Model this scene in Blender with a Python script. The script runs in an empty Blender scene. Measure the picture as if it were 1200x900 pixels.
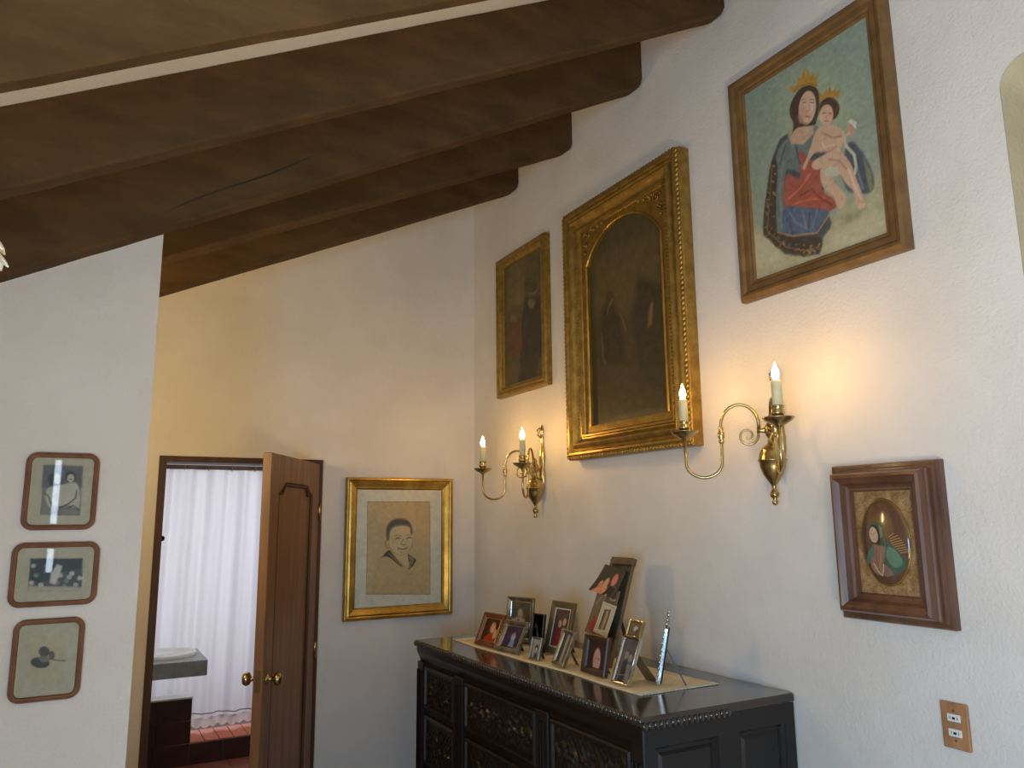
import bpy, bmesh, math, random
import numpy as np
from mathutils import Matrix, Vector

# ---------------------------------------------------------------- camera, world, lights, exposure
scene = bpy.context.scene
COL = scene.collection
random.seed(7)
cam_data = bpy.data.cameras.new('camera')
cam_data.sensor_width = 36.0
cam_data.lens = 36.0 * 901.0 / 1200.0
cam_data.clip_start = 0.02
cam = bpy.data.objects.new('camera', cam_data)
COL.objects.link(cam)
ROT = Matrix(((0.875592, -0.074896, -0.477210), (-0.482951, -0.155883, -0.861661), (-0.009854, 0.984932, -0.172661)))
cam.matrix_world = Matrix.Translation((0, 0, 1.68)) @ ROT.to_4x4()
scene.camera = cam

world = bpy.data.worlds.new('world'); scene.world = world
world.use_nodes = True
bgn = world.node_tree.nodes['Background']
bgn.inputs['Color'].default_value = (0.62, 0.78, 1.0, 1)
bgn.inputs['Strength'].default_value = 0.4

vs = scene.view_settings
vs.view_transform = 'Standard'; vs.look = 'None'; vs.exposure = 0.0; vs.gamma = 1.0
vs.use_curve_mapping = False

def area(name, loc, target, sx, sy, power, color):
    l = bpy.data.lights.new(name, 'AREA'); l.shape = 'RECTANGLE'; l.size = sx; l.size_y = sy
    l.energy = power; l.color = color
    o = bpy.data.objects.new(name, l); COL.objects.link(o); o.location = loc
    o.rotation_euler = (Vector(target) - Vector(loc)).to_track_quat('-Z', 'Y').to_euler()
    return o
# daylight from side window, rear slit and bathroom window, plus added fill lights
def pw(base, rgb):
    m=max(rgb); return base*m, tuple(c/m for c in rgb)
area('side_window_daylight', (-1.0, -.6, 1.3), (2, -.6, 1.3), 1.4, .9, *pw(60, (.42, .86, 1.42)))
area('slit_daylight', (-0.22, -2.98, 1.75), (-0.22, 0, 1.75), 0.05, 1.0, 1.6, (0.72, 0.85, 1.0))
area('fill_uplight', (.5, -.2, .9), (.5, .2, 3), .5, .5, *pw(20, (1.95, 1.52, 1.05)))  # added warm fill from below for ceiling and beams, no lamp stands here
area('fill_behind_partition', (-.28, 3.05, 2.05), (1.4, 4.3, 2.3), .25, .25, *pw(5, (1.95, 1.38, .60)))  # added warm fill hidden behind the partition, brightens the door wall
area('bathroom_window_daylight', (1.0, 7.22, 1.35), (1.0, 6, 1.35), 1.5, 1.9, *pw(15, (.84, .88, 1.0)))
area('bathroom_fill', (1.2, 5.3, 2.52), (1.1, 6.2, 0), 1.0, .5, *pw(14, (.9, .92, 1.0)))  # added overhead fill for the curtain, the ceiling has no opening

XR, YB, HC = 2.094, 4.269, 1.68
PI = math.pi

# ---------------------------------------------------------------- helpers
def s2l(c):
    return tuple(((v/255.0)/12.92 if v/255.0 <= .04045 else ((v/255.0+.055)/1.055)**2.4) for v in c)

def link(name, me, mat=None, parent=None, smooth=False):
    o = bpy.data.objects.new(name, me); COL.objects.link(o)
    if mat is not None: me.materials.append(mat)
    if parent is not None: o.parent = parent
    if smooth:
        me.polygons.foreach_set('use_smooth', [True]*len(me.polygons))
    return o

def tag(o, label, cat, group=None):
    o['label'] = label; o['category'] = cat
    if group: o['group'] = group
    return o

def thing(name, label, cat, loc=(0,0,0), rot=(0,0,0), group=None):
    o = bpy.data.objects.new(name, None); COL.objects.link(o)
    o.location = loc; o.rotation_euler = rot; o.empty_display_size = .05
    return tag(o, label, cat, group)

def struct(o):
    o['kind'] = 'structure'; return o

class MB:
    """collects shapes, builds one mesh"""
    def __init__(s): s.v = []; s.f = []
    def add(s, vs, fs):
        n = len(s.v); s.v += [tuple(p) for p in vs]; s.f += [tuple(i+n for i in f) for f in fs]; return s
    def box(s, x0, x1, y0, y1, z0, z1, bev=0.0):
        if bev <= 0:
            return s.add([(x0,y0,z0),(x1,y0,z0),(x1,y1,z0),(x0,y1,z0),(x0,y0,z1),(x1,y0,z1),(x1,y1,z1),(x0,y1,z1)],
                  [(0,3,2,1),(4,5,6,7),(0,1,5,4),(1,2,6,5),(2,3,7,6),(3,0,4,7)])
        bm = bmesh.new(); bmesh.ops.create_cube(bm, size=1)
        for v in bm.verts:
            v.co = Vector((x0+(v.co.x+.5)*(x1-x0), y0+(v.co.y+.5)*(y1-y0), z0+(v.co.z+.5)*(z1-z0)))
        bmesh.ops.bevel(bm, geom=bm.edges[:], offset=bev, segments=1, affect='EDGES')
        bm.verts.index_update()
        s.add([v.co[:] for v in bm.verts], [[v.index for v in f.verts] for f in bm.faces]); bm.free(); return s
    def prism(s, poly, axis, a, b):
        """poly of 2D points extruded along axis 'x'/'y'/'z' from a to b"""
        def P(p, t):
            return {'x': (t,p[0],p[1]), 'y': (p[0],t,p[1]), 'z': (p[0],p[1],t)}[axis]
        n = len(poly)
        return s.add([P(p,a) for p in poly]+[P(p,b) for p in poly],
              [tuple(range(n)), tuple(range(2*n-1, n-1, -1))]+[(i,(i+1)%n,n+(i+1)%n,n+i) for i in range(n)])
    def lathe(s, prof, c=(0,0,0), seg=16, axis='z'):
        vs=[]; fs=[]
        for (r,h) in prof:
            for k in range(seg):
                a=2*PI*k/seg; x,y=r*math.cos(a), r*math.sin(a)
                p={'z':(x,y,h),'y':(x,h,y),'x':(h,x,y)}[axis]
                vs.append((p[0]+c[0],p[1]+c[1],p[2]+c[2]))
        for j in range(len(prof)-1):
            for k in range(seg):
                fs.append((j*seg+k, j*seg+(k+1)%seg, (j+1)*seg+(k+1)%seg, (j+1)*seg+k))
        fs.append(tuple(range(seg))[::-1]); fs.append(tuple((len(prof)-1)*seg+k for k in range(seg)))
        return s.add(vs, fs)
    def tube(s, pts, r, seg=8):
        pts=[Vector(p) for p in pts]; n=len(pts); vs=[]; fs=[]
        rr = r if isinstance(r,(list,tuple)) else [r]*n
        t0=(pts[1]-pts[0]).normalized(); up=Vector((0,0,1)) if abs(t0.z)<.9 else Vector((1,0,0))
        nrm=(up-t0*up.dot(t0)).normalized()
        for i in range(n):
            t=(pts[min(i+1,n-1)]-pts[max(i-1,0)]).normalized()
            nrm=(nrm-t*nrm.dot(t)).normalized(); bn=t.cross(nrm)
            for k in range(seg):
                a=2*PI*k/seg; vs.append(pts[i]+(nrm*math.cos(a)+bn*math.sin(a))*rr[i])
        for j in range(n-1):
            for k in range(seg):
                fs.append((j*seg+k, j*seg+(k+1)%seg, (j+1)*seg+(k+1)%seg, (j+1)*seg+k))
        fs.append(tuple(range(seg))[::-1]); fs.append(tuple((n-1)*seg+k for k in range(seg)))
        return s.add(vs, fs)
    def blob(s, c, r, u=8, w=5, rot=None):
        M = rot if rot is not None else Matrix.Identity(3)
        vs=[]; fs=[]
        for j in range(w+1):
            th=PI*j/w
            for k in range(u):
                a=2*PI*k/u
                p=M@Vector((r[0]*math.sin(th)*math.cos(a), r[1]*math.sin(th)*math.sin(a), r[2]*math.cos(th)))
                vs.append((p.x+c[0],p.y+c[1],p.z+c[2]))
        for j in range(w):
            for k in range(u):
                fs.append((j*u+k,(j+1)*u+k,(j+1)*u+(k+1)%u,j*u+(k+1)%u))
        return s.add(vs,fs)
    def build(s, name, mat=None, parent=None, smooth=False, fix=True):
        me=bpy.data.meshes.new(name); me.from_pydata(s.v,[],s.f); me.update()
        if fix:
            bm=bmesh.new(); bm.from_mesh(me)
            bmesh.ops.remove_doubles(bm, verts=bm.verts[:], dist=1e-6)
            bmesh.ops.recalc_face_normals(bm, faces=bm.faces[:]); bm.to_mesh(me); bm.free()
        return link(name, me, mat, parent, smooth)

def outline(w, h, r, d, n=5):
    """closed outline of a w x h rectangle (origin bottom centre) inset by d, corner radius r"""
    x0,x1,z0,z1=-w/2+d,w/2-d,d,h-d
    rr=max(r-d,0.0)
    if r<=0: return [(x0,z0),(x1,z0),(x1,z1),(x0,z1)]
    rr=max(rr,.0008); out=[]
    for (cx,cz,a0) in ((x0+rr,z0+rr,PI),(x1-rr,z0+rr,1.5*PI),(x1-rr,z1-rr,0),(x0+rr,z1-rr,.5*PI)):
        for k in range(n+1):
            a=a0+.5*PI*k/n; out.append((cx+rr*math.cos(a), cz+rr*math.sin(a)))
    return out

def moulding(name, w, h, prof, mat, parent, r=0.0, n=5, mb=None):
    """picture-frame moulding; prof = [(inset, depth out from the wall)], front faces -Y, origin bottom centre"""
    m = mb or MB(); rings=[outline(w,h,r,d,n) for d,_ in prof]; k=len(rings[0]); vs=[]
    for (ring,(d,o)) in zip(rings,prof): vs += [(p[0],-o,p[1]) for p in ring]
    fs=[]
    for j in range(len(prof)-1):
        for i in range(k): fs.append((j*k+i, j*k+(i+1)%k, (j+1)*k+(i+1)%k, (j+1)*k+i))
    m.add(vs,fs)
    return None if mb else m.build(name, mat, parent)

# --- painted pictures: procedural colour laid on a fine grid as a colour attribute
def smooth_poly(pts):
    if len(pts)<7: return np.array(pts,float)
    p=np.array(pts,float); out=[]
    for i in range(len(p)):
        a,b,c,d=p[i-1],p[i],p[(i+1)%len(p)],p[(i+2)%len(p)]
        for t in (0,.34,.67):
            out.append(.5*((2*b)+(-a+c)*t+(2*a-5*b+4*c-d)*t*t+(-a+3*b-3*c+d)*t**3))
    return np.array(out)

def seg_dist(X,Y,a,b):
    dx,dy=b[0]-a[0],b[1]-a[1]; L=dx*dx+dy*dy+1e-9
    t=np.clip(((X-a[0])*dx+(Y-a[1])*dy)/L,0,1)
    return np.hypot(X-a[0]-t*dx, Y-a[1]-t*dy)

def paint_colors(U, V, art, base, k, noise=4, seed=1, grad=None, wash=None):
    C=np.zeros(U.shape+(3,)); C[:]=base
    if grad is not None:
        t=np.clip(V/V.max(),0,1)[...,None]; C=C*(1-t)+np.array(grad)*t
    for kind,col,soft,wd,pts in art:
        if kind=='P':
            q=smooth_poly(pts); m=soft*k+3
            box=(U>q[:,0].min()-m)&(U<q[:,0].max()+m)&(V>q[:,1].min()-m)&(V<q[:,1].max()+m)
            if not box.any(): continue
            X,Y=U[box],V[box]; D=np.full(X.shape,1e9); ins=np.zeros(X.shape,bool)
            for i in range(len(q)):
                a,b=q[i-1],q[i]; D=np.minimum(D,seg_dist(X,Y,a,b))
                if a[1]!=b[1]:
                    c=((a[1]>Y)!=(b[1]>Y))&(X<(b[0]-a[0])*(Y-a[1])/(b[1]-a[1])+a[0]); ins^=c
            sd=np.where(ins,-D,D); s=max(soft*k*.85,2.5)
            A=np.clip(.5-sd/(2*s),0,1)
        else:
            q=np.array(pts,float); s=max(soft*k*.7,2.0); hw=wd*k*.5; m=hw+s+2
            box=(U>q[:,0].min()-m)&(U<q[:,0].max()+m)&(V>q[:,1].min()-m)&(V<q[:,1].max()+m)
            if not box.any(): continue
            X,Y=U[box],V[box]; D=np.full(X.shape,1e9)
            for i in range(1,len(q)): D=np.minimum(D,seg_dist(X,Y,q[i-1],q[i]))
            A=np.clip((hw+s-D)/(2*s),0,1)
        A=(A*A*(3-2*A))[...,None]
        C[box]=C[box]*(1-A)+np.array(col,float)*A
    rng=np.random.RandomState(seed); C+=rng.normal(0,noise,U.shape)[...,None]
    g=rng.normal(0,1,(int(U.shape[0]/5)+3,int(U.shape[1]/5)+3))       # broad brush mottling
    fy=np.linspace(0,g.shape[0]-2,U.shape[0]); fx=np.linspace(0,g.shape[1]-2,U.shape[1]); iy=fy.astype(int); ix=fx.astype(int); ty=(fy-iy)[:,None]; tx=(fx-ix)[None]
    G=(g[np.ix_(iy,ix)]*(1-ty)*(1-tx)+g[np.ix_(iy+1,ix)]*ty*(1-tx)+g[np.ix_(iy,ix+1)]*(1-ty)*tx+g[np.ix_(iy+1,ix+1)]*ty*tx)
    C+=G[...,None]*noise*1.1
    if wash: C=C*(1-wash[3])+np.array(wash[:3],float)*wash[3]
    return np.clip(C,0,255)

def painting(name, w, h, z0, out, nx, art, base, k, mat, parent, bulge=0.0, mask=None, x0=None, gain=1.0, noise=4, grad=None, seed=1, wash=None):
    """picture plane facing -Y; picture coordinates: 1000 units = its width, origin top left"""
    ny=max(2,int(nx*h/w)); x0=-w/2 if x0 is None else x0
    u=np.linspace(0,1,nx+1); v=np.linspace(0,1,ny+1); U,V=np.meshgrid(u,v)
    C=paint_colors(U*1000, V*1000*h/w, art, base, k, noise, seed, grad, wash)*gain
    L=np.clip(C/255,0,1); L=np.where(L<=.04045,L/12.92,((L+.055)/1.055)**2.4)
    X=x0+U*w; Z=z0+h-V*h; Yc=np.full(X.shape,-out)
    if bulge:
        rr=((U-.5)*2)**2+((V-.5)*2)**2; Yc=Yc-bulge*np.sqrt(np.clip(1-rr,0,1))
    vid=np.arange((nx+1)*(ny+1)).reshape(ny+1,nx+1)
    F=np.stack([vid[1:,:-1],vid[1:,1:],vid[:-1,1:],vid[:-1,:-1]],-1).reshape(-1,4)
    if mask is not None:
        uc=(U[1:,1:]+U[:-1,:-1])/2; vc=(V[1:,1:]+V[:-1,:-1])/2; F=F[mask(uc,vc).reshape(-1)]
    me=bpy.data.meshes.new(name)
    me.from_pydata(np.stack([X,Yc,Z],-1).reshape(-1,3).tolist(),[],F.tolist()); 
    at=me.color_attributes.new('paint','FLOAT_COLOR','POINT')
    buf=np.ones((X.size,4),np.float32); buf[:,:3]=L.reshape(-1,3); at.data.foreach_set('color',buf.ravel())
    me.update()
    return link(name, me, mat, parent, smooth=bool(bulge))

# ---------------------------------------------------------------- materials
def nodes(name):
    m=bpy.data.materials.new(name); m.use_nodes=True; nt=m.node_tree
    return m, nt, nt.nodes['Principled BSDF']

def texco(nt, scale=(1,1,1)):
    tc=nt.nodes.new('ShaderNodeTexCoord'); mp=nt.nodes.new('ShaderNodeMapping')
    mp.inputs['Scale'].default_value=scale; nt.links.new(tc.outputs['Object'],mp.inputs['Vector']); return mp.outputs['Vector']

def noise(nt, vec, scale, detail=4, rough=.6):
    n=nt.nodes.new('ShaderNodeTexNoise'); n.inputs['Scale'].default_value=scale
    n.inputs['Detail'].default_value=detail; n.inputs['Roughness'].default_value=rough
    nt.links.new(vec,n.inputs['Vector']); return n.outputs['Fac']

def ramp(nt, fac, stops):
    r=nt.nodes.new('ShaderNodeValToRGB'); e=r.color_ramp.elements
    while len(e)<len(stops): e.new(.5)
    for q,(p,c) in zip(e,stops): q.position=p; q.color=(*c,1)
    nt.links.new(fac,r.inputs['Fac']); return r.outputs['Color']

def bump(nt, b, height, strength, dist=.01):
    n=nt.nodes.new('ShaderNodeBump'); n.inputs['Strength'].default_value=strength; n.inputs['Distance'].default_value=dist
    nt.links.new(height,n.inputs['Height']); nt.links.new(n.outputs['Normal'],b.inputs['Normal'])

def mat_noise(name, c1, c2, scale=8, rough=.6, metal=0.0, stretch=(1,1,1), bstr=.15, bscale=None, bdist=.01, spec=.5, detail=5, coat=0.0, lo=.35, hi=.65):
    m,nt,b=nodes(name); vec=texco(nt,stretch)
    f=noise(nt,vec,scale,detail); nt.links.new(ramp(nt,f,[(lo,s2l(c1)),(hi,s2l(c2))]),b.inputs['Base Color'])
    b.inputs['Roughness'].default_value=rough; b.inputs['Metallic'].default_value=metal
    b.inputs['Specular IOR Level'].default_value=spec; b.inputs['Coat Weight'].default_value=coat
    b.inputs['Coat Roughness'].default_value=.12
    if bstr>0:
        g=noise(nt,vec,bscale or scale*2,3); bump(nt,b,g,bstr,bdist)
    return m

def plaster_mat():
    m,nt,b=nodes('white_plaster'); vec=texco(nt)
    f=noise(nt,vec,2.2,3); nt.links.new(ramp(nt,f,[(.35,s2l((217,209,196))),(.65,s2l((226,219,208)))]),b.inputs['Base Color'])
    b.inputs['Roughness'].default_value=.9; b.inputs['Specular IOR Level'].default_value=.2
    v1=nt.nodes.new('ShaderNodeTexNoise'); v1.inputs['Scale'].default_value=95; v1.inputs['Detail'].default_value=3
    v1.inputs['Distortion'].default_value=.6
    nt.links.new(vec,v1.inputs['Vector']); v2=noise(nt,vec,7,2)
    ad=nt.nodes.new('ShaderNodeMath'); ad.operation='MULTIPLY_ADD'; ad.inputs[1].default_value=1.6
    nt.links.new(v2,ad.inputs[0]); nt.links.new(v1.outputs['Fac'],ad.inputs[2]); bump(nt,b,ad.outputs[0],.38,.006)
    return m

M={}
M['plaster']=plaster_mat()
M['beam']=mat_noise('dark_beam_wood',(72,53,30),(90,67,39),7,.8,0,(.6,1.6,1.6),.35,22,.004,.2)
M['room_floor']=mat_noise('light_clay_floor',(170,136,110),(188,154,126),5,.5,bstr=0)
M['darkwood']=mat_noise('black_brown_carved_wood',(17,12,9),(27,19,14),6,.36,0,(1,.25,1),.12,22,.002,.45,coat=.12)
M['darktop']=mat_noise('polished_dark_top',(34,26,20),(48,38,29),5,.16,0,(1,.2,1),.05,12,.001,.6,coat=.6)
M['door']=mat_noise('brown_door_wood',(112,76,46),(140,100,62),9,.42,0,(2,2,.18),.12,26,.002,.45)
M['jamb']=mat_noise('dark_jamb_wood',(58,34,22),(78,48,30),9,.5,0,(2,2,.2),.12,26,.002,.4)
M['gold']=mat_noise('gilt_wood',(168,132,58),(206,168,84),12,.32,.8,(1,1,1),.12,60,.001)
M['oldgold']=mat_noise('aged_gilt_wood',(136,106,46),(172,138,66),26,.4,.7,(1,1,1),.22,80,.002)
M['bronze']=mat_noise('bronzed_wood',(112,84,50),(136,104,62),14,.45,.35,(1,1,1),.15,40,.002)
M['frame_brown']=mat_noise('reddish_frame_wood',(104,64,42),(128,82,56),16,.42,0,(1,1,1),.08,40,.001)
M['walnut']=mat_noise('walnut_moulding',(84,54,38),(112,76,54),14,.34,0,(1,1,.3),.1,30,.002,.5,coat=.2)
M['olive_wood']=mat_noise('olive_brown_wood',(86,70,44),(112,92,60),14,.5,0,(1,1,.3),.1,30,.001)
M['red_wood']=mat_noise('red_brown_wood',(98,50,28),(128,70,40),14,.4,0,(1,1,.3),.1,30,.001)
M['dark_frame']=mat_noise('dark_stained_wood',(60,40,28),(82,56,40),14,.4,0,(1,1,.3),.1,30,.001)
M['brass']=mat_noise('aged_brass',(166,144,92),(198,176,122),10,.26,1.0,(1,1,1),.05,30,.001)
M['pewter']=mat_noise('pewter_metal',(120,112,98),(158,150,134),40,.36,.85,(1,1,1),.5,160,.002)
M['silver']=mat_noise('silver_metal',(176,172,162),(212,208,198),30,.18,1.0,(1,1,1),.25,120,.001)
M['cream']=mat_noise('cream_candle_sleeve',(206,198,152),(220,210,166),20,.5,0,(1,1,1),.05,30,.001)
M['cloth']=mat_noise('cream_linen',(226,208,166),(238,222,184),30,.9,0,(1,1,1),.4,260,.001,.1)
M['lace']=mat_noise('white_lace',(214,206,186),(236,230,212),60,.9,0,(1,1,1),.6,180,.002,.1)
M['mat_board']=mat_noise('grey_mat_board',(196,186,158),(206,196,170),5,.85,0,bstr=0)
M['tan_mat']=mat_noise('tan_mat_board',(170,158,126),(182,170,138),5,.85,0,bstr=0)
M['grout']=mat_noise('grout',(96,84,76),(120,106,96),30,.9,0,bstr=.1)
M['dark_tile']=mat_noise('dark_brown_glazed_tile',(50,30,27),(70,43,38),9,.3,0,bstr=.1,bscale=12)
M['orange_tile']=mat_noise('terracotta_tile',(196,92,56),(216,116,78),10,.5,0,bstr=.1)
M['floor_tile']=mat_noise('floor_clay_tile',(112,58,44),(142,78,58),8,.45,0,bstr=.1)
M['marble']=mat_noise('grey_stone_slab',(122,128,124),(150,154,150),14,.35,0,bstr=.05)
M['porcelain']=mat_noise('white_porcelain',(226,226,220),(238,238,234),4,.15,0,bstr=0)
M['outlet_wood']=mat_noise('light_brown_wood_plate',(150,104,66),(184,136,92),18,.5,0,(1,1,.3),.15,50,.001)
M['white_plastic']=mat_noise('white_plastic',(222,222,210),(232,232,222),4,.35,0,bstr=0)
M['black']=mat_noise('black_plastic',(14,13,12),(24,22,20),6,.4,0,bstr=0)
M['black_velvet']=mat_noise('black_velvet_backing',(26,20,16),(40,30,24),20,.85,0,bstr=.1)
M['iron']=mat_noise('dark_iron',(40,34,30),(56,48,42),12,.5,.5,bstr=.1)
M['pale_shell']=mat_noise('pale_shell',(212,206,180),(232,228,206),12,.4,0,bstr=.1)
M['cream_shaded_plaster']=mat_noise('cream_shaded_plaster',(196,186,156),(206,196,168),3,.9,0,(1,1,1),.5,80,.005,.2)  # cream of its own, with the niche's shade also in the colour
M['paper']=mat_noise('aged_paper',(206,196,168),(220,212,186),12,.7,0,bstr=0)

def paint_mat(name, rough=.45, spec=.5, coat=0.0, bstr=.0):
    m,nt,b=nodes(name); a=nt.nodes.new('ShaderNodeVertexColor'); a.layer_name='paint'
    nt.links.new(a.outputs['Color'],b.inputs['Base Color']); b.inputs['Roughness'].default_value=rough
    b.inputs['Specular IOR Level'].default_value=spec; b.inputs['Coat Weight'].default_value=coat; b.inputs['Coat Roughness'].default_value=.05
    if bstr>0: bump(nt,b,noise(nt,texco(nt),160,3),bstr,.001)
    return m
M['canvas']=paint_mat('painted_canvas',.5,.35,0,.25)
M['print']=paint_mat('printed_paper',.6,.3)
M['enamel']=paint_mat('glazed_enamel',.12,.5,.5)
M['photo']=paint_mat('glossy_photo',.3,.5)

def glass_mat():
    m=bpy.data.materials.new('clear_glass'); m.use_nodes=True; nt=m.node_tree; nt.nodes.clear()
    o=nt.nodes.new('ShaderNodeOutputMaterial'); t=nt.nodes.new('ShaderNodeBsdfTransparent'); g=nt.nodes.new('ShaderNodeBsdfGlossy')
    g.inputs['Roughness'].default_value=.02; f=nt.nodes.new('ShaderNodeFresnel'); f.inputs['IOR'].default_value=1.5
    x=nt.nodes.new('ShaderNodeMixShader'); nt.links.new(f.outputs[0],x.inputs[0]); nt.links.new(t.outputs[0],x.inputs[1])
    nt.links.new(g.outputs[0],x.inputs[2]); nt.links.new(x.outputs[0],o.inputs[0]); return m
M['glass']=glass_mat()

def curtain_mat(c=(.86,.86,.90)):
    m=bpy.data.materials.new('white_sheer_curtain'); m.use_nodes=True; nt=m.node_tree; nt.nodes.clear()
    o=nt.nodes.new('ShaderNodeOutputMaterial'); d=nt.nodes.new('ShaderNodeBsdfDiffuse'); t=nt.nodes.new('ShaderNodeBsdfTranslucent')
    x=nt.nodes.new('ShaderNodeMixShader'); x.inputs[0].default_value=.5
    for n in (d,t): n.inputs['Color'].default_value=(*c,1)
    nt.links.new(d.outputs[0],x.inputs[1]); nt.links.new(t.outputs[0],x.inputs[2]); nt.links.new(x.outputs[0],o.inputs[0]); return m
M['curtain']=curtain_mat()
M['hem']=curtain_mat((.80,.74,.74)); M['hem'].name='lace_cloth'

def bulb_mat():
    m=bpy.data.materials.new('lit_bulb'); m.use_nodes=True; nt=m.node_tree; nt.nodes.clear()
    o=nt.nodes.new('ShaderNodeOutputMaterial'); e=nt.nodes.new('ShaderNodeEmission')
    e.inputs['Color'].default_value=(1,.573,.17,1); e.inputs['Strength'].default_value=BULB
    nt.links.new(e.outputs[0],o.inputs[0]); return m
BULB=225.0
M['bulb']=bulb_mat()

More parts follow.
